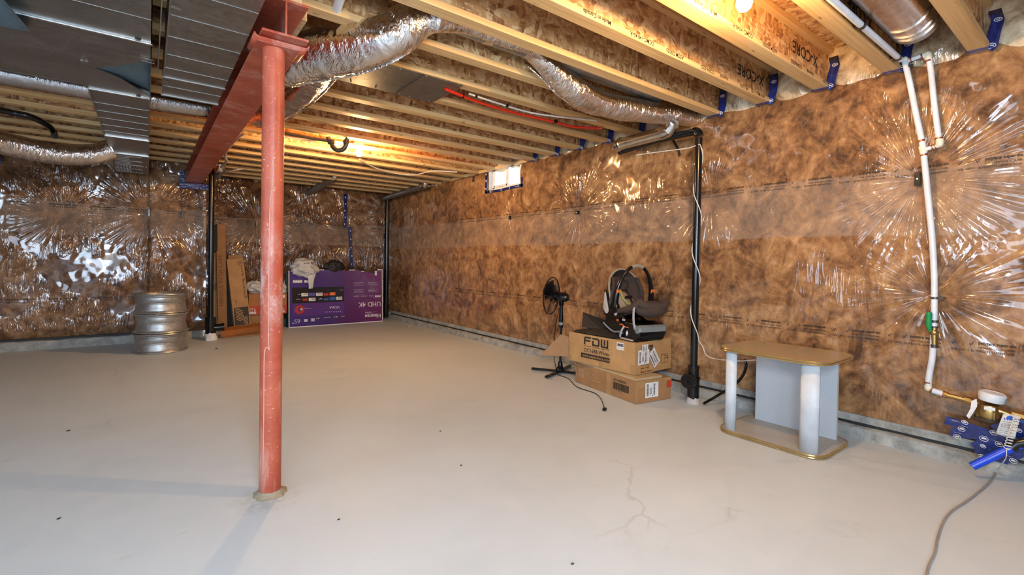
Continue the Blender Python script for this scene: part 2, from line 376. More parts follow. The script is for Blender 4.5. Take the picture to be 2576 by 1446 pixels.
def struct(name, mb, mats, **k):
    o = obj(name, mb, mats, **k); o['kind'] = 'structure'; return o
def stuff(o): o['kind'] = 'stuff'; return o
def basis(o, x, y, z=None):
    x = V(x).normalized(); y = V(y).normalized(); z = V(z) if z else x.cross(y)
    m = Matrix((x, y, z)).transposed().to_4x4(); m.translation = V(o); return m
_tc = {}
def textmesh(txt, bold=0.0, align='LEFT'):
    k = (txt, bold, align)
    if k not in _tc:
        c = bpy.data.curves.new('t', 'FONT'); c.body = txt; c.size = 1; c.resolution_u = 2; c.offset = bold; c.align_x = align
        o = bpy.data.objects.new('t', c); C.objects.link(o); bpy.context.view_layer.update()
        me = bpy.data.meshes.new_from_object(o.evaluated_get(bpy.context.evaluated_depsgraph_get()))
        bpy.data.objects.remove(o); _tc[k] = me
    return _tc[k]
def text(mb, txt, o, x, y, size, m=0, bold=0., sx=1., off=.0015, align='LEFT', warp=None):
    T = basis(o, x, y); n = T.to_3x3().col[2] if False else V(x).normalized().cross(V(y).normalized())
    me = textmesh(txt, bold, align); vs = []
    for v in me.vertices:
        q = T @ V((v.co.x*size*sx, v.co.y*size, 0)); q = warp(q) if warp else q + n*off; vs.append(q)
    return mb.add(vs, [tuple(p.vertices) for p in me.polygons], m)
def quadp(mb, o, x, y, w, h, m=0, off=.001, th=.0006):
    """thin flat plate with its lower left corner at o"""
    x = V(x).normalized(); y = V(y).normalized(); n = x.cross(y)
    return mb.obox(V(o)+x*w/2+y*h/2+n*off, x*w/2, y*h/2, n*th, m)
def arc(c, a, b, r, t0, t1, n=8):
    c, a, b = V(c), V(a).normalized(), V(b).normalized()
    return [c + a*r*cos(t0+(t1-t0)*i/n) + b*r*sin(t0+(t1-t0)*i/n) for i in range(n+1)]
def spline(pts, n=8):
    P = [V(p) for p in pts]; P = [P[0]*2-P[1]] + P + [P[-1]*2-P[-2]]; out = []
    for i in range(1, len(P)-2):
        for k in range(n):
            t = k/n; a, b, c, d = P[i-1:i+3]
            out.append(.5*((2*b) + (c-a)*t + (2*a-5*b+4*c-d)*t*t + (3*b-a-3*c+d)*t**3))
    out.append(P[-2]); return out
def ns(x, y=0, z=0): return noise.noise(V((x, y, z)))
# ------------------------------------------------------------------ setting
ZJ = 2.42; XR = 3.88; YB = 8.02; YA = 9.05; XJ = .66; HT = 2.722
struct('floor', MB().box((-4.6, -2.1, -.1), (4.3, 9.4, 0)), 'floor')
ceiling = struct('ceiling', MB().box((-4.6, -2.1, HT), (4.3, 9.4, HT+.05)), 'osb')
def jy(k): return .572+.4045*k
WIN = (4.86, 5.60, 2.145, 2.41)
jm = {}
for k in range(-6, 22):
    y = jy(k); x1 = XR+.10; x0 = -4.6
    key = 'j'
    if key not in jm:
        w = MB().box((x0, -.005, ZJ+.036), (x1, .005, HT-.036)); fl = MB().box((x0, -.0445, ZJ), (x1, .0445, ZJ+.038)); ft = MB().box((x0, -.0445, HT-.038), (x1, .0445, HT-.0005))
        ow = obj('joist', w, 'osb', ceiling); ob = obj('flange', fl, 'wood', ow, bevel=.003); ot = obj('flange', ft, 'wood', ow)
        jm[key] = (ow, ob, ot); ow.location.y = y
    else:
        ow, ob, ot = (o.copy() for o in jm[key])
        for o in (ow, ob, ot): C.objects.link(o)
        ob.parent = ow; ot.parent = ow; ow.location.y = y
# stamps on the near joist flanges and webs, read by someone facing them upside down
st = MB()
def stamp(k, x, s, sz, z=ZJ+.006, bold=.01): 
    text(st, s, (x, jy(k)-.0445, z+sz*.72), (-1, 0, 0), (0, 0, -1), sz, bold=bold, off=.0015) if False else text(st, s, (x, jy(k)-.0447, z+sz*.85), (-1, 0, 0), (0, 0, -1), sz, bold=bold)
for k in (3, 2, 1):
    for x, s in ((1.98, 'Made in Canada'), (2.36, 'CCMC-14146-R'), (2.66, 'ASTM D5055'), (3.02, 'CCRH-0322'), (3.20, 'Intertek'), (3.48, 'PR-L320'), (3.74, 'APA MILL 1135')):
        stamp(k, x + (.35 if k == 2 else 0) + (-.05 if k == 1 else 0), s, .033)
obj('printed_text', st, 'ink', ceiling, smooth=0)
sw = MB()
for k, x in ((2, 3.72), (3, 3.8), (1, 3.4)):
    text(sw, 'X-CORE', (x, jy(k)-.0055, 2.62), (-1, 0, 0), (0, 0, -1), .11, bold=.01)
obj('printed_text', sw, 'ink', ceiling, smooth=0)
# --- right wall: draped sheet over batts
def bulge(y, z):
    b = .035 + .022*ns(y*1.3, z*1.5, 1) + .014*ns(y*3.5, z*3.5, 5) + .005*ns(y*11, z*11, 3)
    for cu, cz, rad, fq, am in RC:
        L = math.hypot(y-cu, z-cz); b -= .045*am*math.exp(-(L/.14)**2)
    b *= min(1, (z-.10)/.18)*min(1, (2.47-z)/.16+.15)
    return max(b, .0)
def wallx(y, z): return XR - bulge(y, z)
def rw(u, v):
    y = -2.1 + 11.4*u; z = .125 + (2.46-.125)*v
    return V((wallx(y, z), y, z))
nu, nv = 760, 110
wr = MB().grid(rw, nu, nv, skip=lambda u, v: WIN[0] < -2.1+11.4*u < WIN[1] and WIN[2] < .125+2.335*v)
wall_right = struct('wall_right', wr, 'poly_right', smooth=80)
solid = MB(); 
solid.box((XR+.04, -2.1, 0), (XR+.20, WIN[0], HT)); solid.box((XR+.04, WIN[1], 0), (XR+.20, 9.4, HT)); solid.box((XR+.04, WIN[0], 0), (XR+.20, WIN[1], WIN[2])); solid.box((XR+.04, WIN[0], 2.47), (XR+.20, WIN[1], HT))
obj('concrete_wall', solid, 'footing', wall_right, smooth=0)
# cream batts closing each joist bay
for k in range(-6, 21):
    y0, y1 = jy(k)+.003, jy(k+1)-.003
    if y1 > 4.9 and y0 < 5.5: continue
    def f(u, v, y0=y0, y1=y1, k=k):
        y = y0+(y1-y0)*u; z = 2.40+(HT-2.40)*v
        b = .07*(sin(pi*u)**.5)*(sin(pi*min(1, v*.9+.12))**.6) + .014*ns(y*9, z*9, k)
        return V((XR+.03-b, y, z))
    obj('insulation_batt', MB().grid(f, 26, 16), 'poly_cream', wall_right, smooth=80)
# print lines on the sheet
def pr_right(z0, ys):
    m = MB()
    wp = lambda q: V((wallx(q.y, q.z)-.004, q.y, q.z))
    for y in ys:
        text(m, 'polytarp super-six', (0, y, z0), (0, -1, 0), (0, 0, 1), .024, bold=.022, sx=.86, warp=wp)
        text(m, '0350A-CAN/CGSB 51.34-M86', (0, y, z0-.024), (0, -1, 0), (0, 0, 1), .015, sx=.80, warp=wp)
        text(m, 'R20  230911  SILVERCOTE LAMINATION', (0, y+.115, z0-.046), (0, -1, 0), (0, 0, 1), .019, sx=.78, warp=wp)
        for q in (.028, -.205):
            c = V((0, y+q, z0-.004)); 
            m.add([wp(c+V((0, a, b))) for a, b in ((.010, .007), (.004, -.008), (-.009, .014), (-.006, .017), (.003, -.002), (.007, .009))], [(0, 1, 4, 5), (1, 2, 3, 4)])
    o = obj('printed_text', m, 'ink', wall_right, smooth=0)
pr_right(1.785, [.535+.31*i for i in range(-2, 20)])
pr_right(.715, [.538+.31*i for i in range(-2, 20)])
# straps (nailing tabs that pinch the sheet)
def tab(y, z, w, h, name='nailing_tab'):
    m = MB().box((XR-.035, y-w/2, z-h/2), (XR-.005, y+w/2, z+h/2)); m.box((XR-.038, y-.006, z-.006), (XR-.034, y+.006, z+.006), 1)
    obj(name, m, ['black', 'galv_shine'], wall_right, bevel=.002)
for a in ((.838, 1.716, .028, .085), (3.84, 1.72, .05, .035), (5.10, 1.745, .02, .05), (2.13, 2.03, .02, .05)): tab(*a)
# --- back walls
def bk(x, z, s, cs):
    b = .035 + .022*ns(x*1.4, z*1.5, s) + .016*ns(x*3.5, z*3, s+4) + .006*ns(x*11, z*8, s+2)
    for cu, cz, rad, fq, am in cs: b -= .05*am*math.exp(-(math.hypot(x-cu, z-cz)/.13)**2)
    b *= min(1, (z-.08)/.16)*min(1, (2.80-z)/.12+.1); return max(b, 0)
wbk = MB().grid(lambda u, v: V((-4.6+(XJ+4.6)*u, YB+.06 - bk(-4.6+(XJ+4.6)*u, .11+2.6*v, 2, BC) - .05*max(0, min(1, (-4.6+(XJ+4.6)*u-.0)/.03)) , .11+2.6*v)), 360, 120)
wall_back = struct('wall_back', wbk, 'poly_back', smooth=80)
obj('concrete_wall', MB().box((-4.6, YB+.08, 0), (XJ-.02, YB+.25, HT)), 'footing', wall_back, smooth=0)
obj('return_sheet', MB().grid(lambda u, v: V((XJ + .01*ns(u*5, v*9, 3), YB+.02+(YA-YB)*u, .05+2.65*v)), 30, 60), 'poly_alcove', wall_back, smooth=80)
wal = MB().grid(lambda u, v: V((XJ+(XR-XJ)*u, YA - bk(XJ+(XR-XJ)*u, .11+2.6*v, 9, BC2), .11+2.6*v)), 260, 120)
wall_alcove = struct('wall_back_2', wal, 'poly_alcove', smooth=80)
obj('concrete_wall', MB().box((XJ-.1, YA+.02, 0), (XR+.2, YA+.2, HT)), 'footing', wall_alcove, smooth=0)
for a, b, yy, w in ((.017, 1.726, YB+.0, wall_back), (.386, 1.731, YB-.03, wall_back), (1.466, 1.72, YA-.02, wall_alcove), (3.72, 1.62, YA-.03, wall_alcove)):
    obj('nailing_tab', MB().box((a-.012, yy-.03, b-.05), (a+.012, yy+.01, b+.05)), 'black', w, bevel=.002)
def pr_back(z0, xs, yf, par):
    m = MB()
    for x in xs:
        wp = lambda q: V((q.x, yf(q.x, q.z)-.004, q.z))
        text(m, 'polytarp super-six', (x, 0, z0), (1, 0, 0), (0, 0, 1), .030, bold=.018, sx=1.15, warp=wp)
        text(m, 'SILVERCOTE LAMINATION', (x, 0, z0-.03), (1, 0, 0), (0, 0, 1), .020, warp=wp)
    obj('printed_text', m, 'ink', par, smooth=0)
yfb = lambda x, z: YB+.06-bk(x, z, 2, BC)-.05*max(0, min(1, x/.03)); yfa = lambda x, z: YA-bk(x, z, 9, BC2)
for z0 in (1.76, .60):
    pr_back(z0, [-1.7+.375*i for i in range(6)], yfb, wall_back); pr_back(z0, [.8+.375*i for i in range(8)], yfa, wall_alcove)
# walls behind and beside the camera
struct('wall_left', MB().box((-4.75, -2.1, 0), (-4.6, 9.4, HT)), 'plain_batt'); struct('wall_front', MB().box((-4.6, -2.25, 0), (4.3, -2.1, HT)), 'plain_batt')
# footings
def ledge(name, mk):
    return struct(name, mk, 'footing', smooth=40)
def ledr(u, v):
    y = -2.1+11.2*u; p = [(3.80, 0), (3.803, .035), (3.808, .07), (3.82, .078), (3.86, .08)][round(v*4)]
    return V((p[0]+.006*ns(y*4, p[1]*20), y, p[1]+(.007*ns(y*5, 2) if p[1] > .03 else 0)))
lr = MB().grid(ledr, 400, 4); br = ledge('baseboard_right', lr)
obj('gap_strip', MB().box((3.850, -2.1, .07), (3.87, 9.05, .096)), 'black_matte', br, smooth=0)
obj('wall_foot', MB().box((3.858, -2.1, .09), (3.93, 9.05, .145)), 'footing', br, smooth=0)
def ledb(u, v):
    x = -4.6+5.1*u; p = [(0, 0), (.004, .05), (.008, .10), (.02, .108), (.10, .11)][round(v*4)]
    return V((x, 7.98+p[0]-.06*0+.008*ns(x*4, p[1]*20), p[1]+(.008*ns(x*5, 7) if p[1] > .03 else 0)))
lb = MB().grid(ledb, 200, 4); lb.box((.44, 7.985, 0), (.50, 8.12, .108)); bb = ledge('baseboard_back', lb)
obj('gap_strip', MB().box((-4.6, 8.02, .10), (.5, 8.06, .135)), 'black_matte', bb, smooth=0)
ledge('baseboard_back_2', MB().box((XJ-.1, 8.97, 0), (3.86, 9.1, .10)))
# --- window
w0, w1, z0, z1 = WIN
win = struct('window_1', MB().box((XR-.03, w0, z0-.0), (XR+.24, w1, z0+.02)).box((XR-.03, w0, z0), (XR+.24, w0+.025, 2.50)).box((XR-.03, w1-.025, z0), (XR+.24, w1, 2.50)).box((XR+.0, w0, 2.49), (XR+.24, w1, 2.52)), 'window_white')
fr = MB()
X0, X1 = XR+.03, XR+.07
fr.box((X0, w0+.02, z0+.02), (X1, w1-.02, z0+.055)); fr.box((X0, w0+.02, 2.455), (X1, w1-.02, 2.49)); fr.box((X0, w0+.02, z0+.02), (X1, w0+.06, 2.49)); fr.box((X0, w1-.06, z0+.02), (X1, w1-.02, 2.49))
obj('window_frame', fr, 'window_white', win, bevel=.003)
obj('mullion', MB().box((X0-.01, 5.20, z0+.05), (X1, 5.235, 2.47)), 'window_white', win, bevel=.003)
sash = MB(); sash.box((X0-.012, 5.23, z0+.055), (X0+.01, 5.255, 2.455)); sash.box((X0-.012, w1-.085, z0+.055), (X0+.01, w1-.06, 2.455)); sash.box((X0-.012, 5.23, z0+.055), (X0+.01, w1-.06, z0+.08))
obj('sash', sash, 'window_white', win, bevel=.002)
obj('pane', MB().add([(XR+.05, w0+.05, z0+.05), (XR+.05, 5.21, z0+.05), (XR+.05, 5.21, 2.46), (XR+.05, w0+.05, 2.46)], [(0, 1, 2, 3)]), 'glass', win); obj('pane', MB().add([(XR+.05, 5.225, z0+.05), (XR+.05, w1-.05, z0+.05), (XR+.05, w1-.05, 2.46), (XR+.05, 5.225, 2.46)], [(0, 1, 2, 3)]), 'glass', win)
# blue tape around the window, tabs on joist ends
def tape_strip(pts, w, nrm, par, name='seam_tape', up=None, rings=0):
    m = MB(); n = len(pts); nrm = V(nrm)
    P = [V(p) for p in pts]; vs = []
    for i, p in enumerate(P):
        t = (P[min(i+1, n-1)]-P[max(i-1, 0)]).normalized(); s = t.cross(nrm).normalized()
        vs += [p - s*w/2, p + s*w/2]
    m.add(vs, [(2*i, 2*i+1, 2*i+3, 2*i+2) for i in range(n-1)])
    o = obj(name, m, 'tape', par, smooth=60, solid=.0025)
    if rings:
        g = MB()
        for i in range(rings):
            j = (i+.5)/rings*(n-1); a = int(j); c = P[a].lerp(P[min(a+1, n-1)], j-a) + nrm*.004
            t = (P[min(a+1, n-1)]-P[a]).normalized(); s = t.cross(nrm).normalized()
            k = w*.30
            g.tube([c + t*cos(q*pi/6)*k*.75 + s*sin(q*pi/6)*k for q in range(12)], .0022, 4, closed=True)
            g.obox(c, t*k*.18, s*k*.5, nrm*.001)
        obj('tape_logo', g, 'paper', o, smooth=0)
    return o
NX = V((-1, 0, 0))
tp = lambda lst, dx=.045: [V((XR-dx, y, z)) for y, z in lst]
tape_strip(tp([(5.64, 2.44), (5.635, 2.30), (5.64, 2.13)]), .05, NX, wall_right, rings=3)
tape_strip(tp([(5.66, 2.135), (5.3, 2.13), (5.05, 2.14), (4.80, 2.145)]), .035, NX, wall_right, rings=4)
tape_strip(tp([(4.825, 2.12), (4.83, 2.19), (4.825, 2.25)]), .035, NX, wall_right, rings=0)
for k in range(-2, 13):
    y = jy(k)-.05; r = random.Random(k)
    pts = [V((XR-.075, y+.010, 2.413)), V((XR-.06, y-.004, 2.43)), V((XR-.055, y-.02+.01*r.random(), 2.50)), V((XR-.055, y-.014-.015*r.random(), 2.57)), V((XR-.03, y-.008, 2.64))]
    if 4.7 < y < 5.9: continue
    tape_strip(pts, .055, V((-1, -.35, 0)).normalized(), wall_right, rings=2)
    obj('seam_tape', MB().box((XR-.09, y-.0, ZJ-.006), (XR-.045, y+.10, ZJ-.001)), 'tape', wall_right)
tape_strip(tp([(5.98, 2.41), (5.985, 2.33)]), .04, NX, wall_right)
tape_strip([V((XR-.06, jy(2)-.36, 2.69)), V((XR-.06, jy(2)-.22, 2.695))], .03, NX, wall_right, rings=1)
tape_strip([V((XR-.06, jy(0)-.2, 2.66)), V((XR-.06, jy(0)-.4, 2.66))], .04, NX, wall_right, rings=1)
# timber trim under joists above the window, pocket filler
trim = struct('trim_1', MB().box((XR-.075, 4.70, ZJ-.0), (XR-.035, 6.55, ZJ+.045)), 'wood_pale', bevel=.003)
# ------------------------------------------------------------------ steel post and beam
BX0, BX1, BZ0, BZ1, BY0, BY1 = .405, .605, 2.175, 2.345, 2.40, 8.12
t = thing('steel_beam', 'red oxide steel I-beam running from the round post to the back wall', 'beam', (.505, 5.2, BZ0))
obj('bottom_flange', MB().box((BX0, BY0, BZ0), (BX1, BY1, BZ0+.011)), 'red', t, bevel=.002)
obj('top_flange', MB().box((BX0, BY0, BZ1-.011), (BX1, BY1, BZ1)), 'red', t, bevel=.002)
obj('web', MB().box((.501, BY0, BZ0+.01), (.509, BY1, BZ1-.01)), 'red', t)
obj('board', MB().box((BX0+.03, BY0+.01, BZ1), (BX1-.03, BY1, BZ1+.037)), 'wood_pale', t); obj('board', MB().box((BX0+.03, BY0-.03, BZ1+.038), (BX1-.03, BY1, ZJ-.0005)), 'wood_pale', t)
t = thing('beam_spacer', 'yellowish timber strip set against the right side of the red beam top', 'board', (.63, 5.2, BZ1))
obj('board', MB().box((BX1+.002, 2.6, ZJ-.055), (BX1+.04, 7.9, ZJ-.003)), 'wood_pale', t)
tapebm = thing('beam_pocket_tape', 'blue tape around the far end of the red beam', 'tape', (.5, 7.9, 2.13))
yy = YB-.075
for pts in ([(.37, 2.30), (.385, 2.22), (.375, 2.13)], [(.36, 2.14), (.5, 2.125), (.66, 2.12)]):
    tape_strip([V((x, yy, z)) for x, z in pts], .06, (0, -1, 0), tapebm, rings=3) if False else None
m = MB(); m.box((.345, yy-.004, 2.11), (.40, yy, 2.33)); m.box((.345, yy-.005, 2.09), (.69, yy+.001, 2.165)); obj('tape', m, 'tape', tapebm, smooth=0)
CXC, CYC = .481, 2.545
t = thing('steel_post', 'round red oxide steel post with chalky scuffs standing in the foreground', 'post', (CXC, CYC, 0))
obj('shaft', MB().lathe([(0, 0), (.049, 0), (.049, 2.158), (0, 2.158)], Matrix.Translation((CXC, CYC, 0)), 40), 'red', t)
# cap: bent plate with curled lips
def curl(u, v):
    s = -.125+.25*u; a = abs(s); x = s; z = 2.160
    if a > .098:
        q = (a-.098)/.027; z = 2.160 + .018*q*q; x = math.copysign(.098+.020*sin(q*1.4), s)
    return V((CXC+.02+x, CYC-.10+.20*v, z))
obj('cap_plate', MB().grid(curl, 40, 1), 'red', t, solid=.006, smooth=50)
obj('cap_plate', MB().box((CXC-.085, CYC-.07, 2.152), (CXC+.105, CYC+.09, 2.157)), 'red', t, bevel=.002)
# paint runs on the shaft
runs = MB()
def onpost(a, z, r=.0497): return V((CXC+r*cos(a), CYC+r*sin(a), z))
for path in ([(-1.75, 1.62), (-1.72, 1.52), (-1.95, 1.40), (-2.0, 1.15), (-1.98, .75), (-1.92, .72), (-2.35, .70), (-2.38, .45), (-2.4, .12)],):
    runs.tube(spline([onpost(a, z) for a, z in path], 8), .0028, 6)
for i in range(26):
    z = 1.95-.068*i + random.uniform(-.01, .01); a = -1.85 + random.uniform(-.1, .1); runs.tube([onpost(a-.12, z), onpost(a, z-.002), onpost(a+.14, z+.003)], .0014, 5)
obj('paint_runs', runs, plain('dried_paint_run', (.62, .30, .22), .4), t)
def blob(u, v):
    a = 2*pi*u; r = .050+.026*v*(1+.8*ns(cos(a)*2, sin(a)*2, 3)); return V((CXC+r*cos(a), CYC+r*sin(a), .020*(1-v)**1.5+.001+.006*abs(ns(cos(a)*5, sin(a)*5, v*3))*(1-v)))
obj('mortar_collar', MB().grid(blob, 36, 8), plain('dusty_mortar', (.34, .28, .19), .9, 0, (60, .8)), t, smooth=60)

# ------------------------------------------------------------------ sheet metal trunks
DZ = 2.21
def seam(m, x0, x1, y, z=DZ, r=.006): m.box((x0, y-.012, z-.007), (x1, y+.012, z+.001))
t = thing('supply_trunk', 'wide galvanised duct in the top left with a dark triangular notch', 'duct', (-.3, 3.0, DZ))
wide = [(-1.9, .9), (.014, .9), (.014, 3.30), (-.23, 3.62), (.008, 4.05), (-.298, 4.07), (-.33, 3.98), (-.9, 3.995), (-1.9, 4.0)]
tri = None
m = MB(); 
def flat(poly, z): return [V((x, y, z)) for x, y in poly]
m.prism(flat([(-1.9, .9), (.014, .9), (.014, 3.25), (-.05, 3.36), (-.13, 3.47), (-.235, 3.60), (-.13, 3.71), (.0, 3.97), (.008, 4.06), (-.298, 4.075), (-.34, 3.985), (-1.9, 4.0)], DZ), (0, 0, .004))
m.box((.010, .9, DZ), (.014, 4.06, ZJ-.012)); m.box((-1.9, 3.996, DZ), (-.34, 4.0, ZJ-.012)); m.box((-1.9, .9, DZ), (-1.896, 4.0, ZJ-.012)); m.box((-1.9, .896, DZ), (.014, .9, ZJ-.012)); m.box((-1.9, .9, ZJ-.014), (.014, 4.06, ZJ-.010))
obj('body', m, 'galv', t, smooth=0)
m = MB().add([V((-.235, 3.60, DZ+.004)), V((.008, 3.22, DZ+.055)), V((.008, 4.02, DZ+.05))], [(0, 1, 2)]); obj('inner_gusset', m, 'galv_blue_lit', t, smooth=0, solid=.002)
m = MB(); seam(m, -1.9, .018, 3.015); seam(m, -.30, .012, 4.065)
obj('drive_slip', m, 'galv_shine', t, smooth=0, bevel=.002); m = MB()
for y in (1.35, 1.62, 1.9, 2.17, 2.44, 2.71): m.box((-1.9, y-.003, DZ-.0015), (.012, y+.003, DZ+.001))
obj('stiffening_rib', m, 'galv_rib', t, smooth=0)
m = MB()
for a in range(4): d = V((cos(pi/4+a*pi/2), sin(pi/4+a*pi/2), 0)); m.obox(V((-.278, 3.52, DZ-.003))+d*.02, d*.010, d.cross(V((0, 0, 1)))*.005, (0, 0, .002))
obj('rivet_mark', m, 'galv_shine', t)
m = MB()
for x, y in ((-.04, 2.98), (-.05, 4.03)): m.lathe([(0, -.001), (.013, -.001), (.013, .001)], Matrix.Translation((x, y, DZ-.001)), 14)
obj('punched_hole', m, 'black_matte', t, smooth=0)
m = MB()
for x, y, a in ((.014, 3.24, 0), (.02, 3.29, .2), (.014, 4.0, 0)): m.obox((x-.02, y, DZ-.004), (.028, .004, 0), (0, .004, 0), (0, 0, .002))
obj('metal_tab', m, 'galv_shine', t, smooth=0)
m = MB().box((-.344, 3.99, DZ), (.010, 4.0, DZ+.19)); 
# narrow extension
t = thing('branch_trunk', 'narrow galvanised duct continuing from the wide trunk towards the back wall', 'duct', (-.15, 6, DZ))
m = MB().box((-.300, 4.085, DZ+.001), (.008, 6.35, ZJ-.012)); obj('body', m, 'galv', t, smooth=0)
m = MB(); m.box((-.300, 6.35, DZ+.001), (.008, 7.86, ZJ-.012)); obj('end_section', m, 'galv', t, smooth=0)
m = MB(); seam(m, -.305, .012, 5.55); seam(m, -.305, .012, 6.42)
obj('drive_slip', m, 'galv_shine', t, smooth=0); m = MB()
for x in (.0,): m.box((.004, 4.08, DZ-.004), (.012, 7.86, DZ+.004))
m.box((-.304, 4.08, DZ-.004), (-.298, 7.86, DZ+.004))
for y in (4.4, 4.63, 4.86, 5.1, 5.33): m.box((-.300, y-.002, DZ-.0015), (.008, y+.002, DZ+.001))
for i in range(13): m.box((-.300, 6.55+.10*i, DZ-.004), (-.16 if i % 3 else -.05, 6.566+.10*i, DZ+.001))
for i in range(10): m.box((-.27+.028*i, 7.2, DZ-.004), (-.262+.028*i, 7.85, DZ+.001))
obj('stiffening_rib', m, 'galv_rib', t, smooth=0)
# return trunk
t = thing('return_trunk', 'long galvanised duct alongside the left of the red beam', 'duct', (.22, 3, DZ-.01))
z = 2.185
m = MB().box((.073, .6, z), (.372, 3.80, ZJ-.012)); obj('body', m, 'galv', t, smooth=0)
m = MB()
for y in (.95, 2.02): m.box((.066, y-.012, z-.010), (.378, y+.012, z+.0)); 
obj('drive_slip', m, 'galv_shine', t, smooth=0); m = MB()
m.box((.066, 3.42-.006, z-.006), (.378, 3.42+.006, z)); m.box((.066, 3.786, z-.008), (.378, 3.806, z+.01))
for y in (1.25, 1.5, 1.75, 2.28, 2.53, 2.78, 3.03, 3.25, 3.6): m.box((.074, y-.002, z-.002), (.371, y+.002, z+.001))
m.box((.068, .6, z-.004), (.074, 3.8, z+.004))
obj('stiffening_rib', m, 'galv_rib', t, smooth=0)
m = MB()
for x, y in ((.36, 2.0), (.35, 2.80), (.09, 2.42), (.08, 3.45)): m.obox((x, y, z-.012), (.018, .006, 0), (-.001, .004, 0), (0, 0, .003)); 
obj('metal_tab', m, 'galv_shine', t)
# strap hanger between trunks + blue-lit scoop
t = thing('duct_collar', 'blue-lit curved sheet metal collar in the very top left corner', 'duct', (-.7, 2.9, 2.1))
m = MB().grid(lambda u, v: V((-1.25+.80*u+.02*sin(v*3), 2.55+.62*(1-(1-v)**2) - .30*(1-u)**2*0, DZ-.012-.10*sin(v*pi*.5)*0-.075*(1-v)-.03*(1-u)*v)), 24, 12)
obj('collar_sheet', m, 'galv_blue_lit', t, smooth=60, solid=.002)
# duct spacer strap between trunks
t = thing('hanger_strap', 'thin bright metal hanger strap between the two trunk ducts', 'strap', (.05, 2.6, 2.25)); obj('strap', MB().box((.042, 1.2, 2.20), (.046, 3.35, 2.235)), 'galv_shine', t, smooth=0)

# ------------------------------------------------------------------ foil ducts, round ducts
def foiltube(nm, lab, pts, r, amp, seed, mat='foil', n=26, seg=28, seam_on=True, wr=.5):
    P = spline(pts, n); N = len(P)
    rr = [r(i/(N-1)) if callable(r) else r for i in range(N)]
    t = thing(nm, lab, 'duct', tuple(P[N//2]))
    def fn(i, k):
        a = 2*pi*k/seg; p = P[i]
        w = ns(p.x*34+seed, p.y*34+cos(a)*.9, sin(a)*.9+p.z*34)
        return 1 + amp*ns(p.x*4+cos(a)*1.0, p.y*4+sin(a)*1.0, seed)*1.4 + amp*wr*(abs(w)*-1.2+.25)
    obj('jacket', MB().tube(P, rr, seg, fn=fn), mat, t, smooth=60)
    return t, P, rr
t, P, rr = foiltube('foil_duct', 'thick crumpled silver foil duct passing the head of the red post', [(.66, 3.12, 2.30), (.70, 3.0, 2.315), (.80, 2.85, 2.325), (.95, 2.62, 2.335), (1.06, 2.46, 2.37), (1.20, 2.40, 2.50), (1.42, 2.39, 2.56)],
    lambda u: .115 + .022*sin(u*5) if u < .7 else .115-.03*(u-.7)/.3, .10, 3)
m = MB(); m.tube([p + V((.045, .02, -rr[i]*.93)) + V((ns(i*.5)*.006, ns(i*.7, 4)*.006, ns(i*.6, 2)*.006)) for i, p in enumerate(P)][10:-36], .007, 8); obj('taped_seam', m, 'foil', t)
t, P, rr = foiltube('foil_duct', 'foil duct dropping behind the post head down to the left', [(.80, 2.80, 2.30), (.84, 3.05, 2.32), (.86, 3.45, 2.33), (.84, 3.95, 2.33), (.78, 4.4, 2.34), (.74, 4.70, 2.40), (.66, 4.80, 2.48)], .092, .06, 8)
m = MB(); m.tube([p + V((.075, .0, -.065)) + V((ns(i*.5)*.006, 0, ns(i*.6, 2)*.006)) for i, p in enumerate(P)][6:-40], .007, 8); obj('taped_seam', m, 'foil', t)
t, P, rr = foiltube('foil_duct', 'crumpled foil duct sagging under the joists towards the right wall', [(1.95, 2.40, 2.53), (2.10, 2.40, 2.47), (2.30, 2.42, 2.39), (2.55, 2.43, 2.34), (2.85, 2.42, 2.34), (3.15, 2.41, 2.37), (3.45, 2.40, 2.41), (3.72, 2.39, 2.44), (3.84, 2.39, 2.46)],
    lambda u: .066+.026*min(1, u*3.5)-.016*max(0, u-.5)*2, .08, 14)
m = MB(); m.tube([p + V((-.01, .055, -.072)) + V((0, 0, ns(i*.6, 2)*.005)) for i, p in enumerate(P)][8:90], .006, 8); obj('taped_seam', m, 'foil', t)
foiltube('foil_duct', 'grey foil sleeve lying flat along the bottom of the near joist', [(1.22, 2.30, 2.44), (1.5, 2.33, 2.50), (1.85, 2.35, 2.51), (2.05, 2.38, 2.50)], .05, .2, 20)
t, P, rr = foiltube('foil_duct', 'sagging dark foil duct joining the narrow trunk at left', [(-1.75, 5.45, 2.20), (-1.3, 5.75, 2.15), (-.95, 5.98, 2.10), (-.65, 6.12, 2.09), (-.42, 6.18, 2.13), (-.29, 6.2, 2.20)], lambda u: .098, .05, 31, wr=.35)
foiltube('wrapped_duct', 'grey wrapped duct crossing between the joists behind the trunk ducts', [(-2.6, 4.82, 2.415), (-1.2, 4.82, 2.41), (.0, 4.82, 2.41), (.42, 4.82, 2.42)], .082, .03, 40, 'foil_dull', 14)
obj('boot', MB().add([V(p) for p in [(-.30, 6.0, 2.25), (-.30, 6.8, 2.22), (-.36, 6.9, 2.16), (-.36, 6.15, 2.14), (-.31, 7.5, 2.21)]], [(0, 1, 2, 3), (1, 4, 2)]), 'galv_shine', t, smooth=0, solid=.003)
t = thing('round_duct', 'smooth galvanised round duct in the joist bay beside the foil duct', 'duct', (1.9, 2.39, 2.52))
obj('pipe', MB().tube([(1.25, 2.385, 2.535), (3.3, 2.385, 2.545)], .078, 32), 'galv_dark', t)
m = MB()
for x in (1.62, 1.93): m.tube([(x-.03, 2.385, 2.537), (x+.03, 2.385, 2.537)], .080, 32)
obj('foil_tape', m, 'foil', t)
t = thing('round_duct', 'large bright round duct between joists in the top right corner', 'duct', (2.9, .775, 2.53))
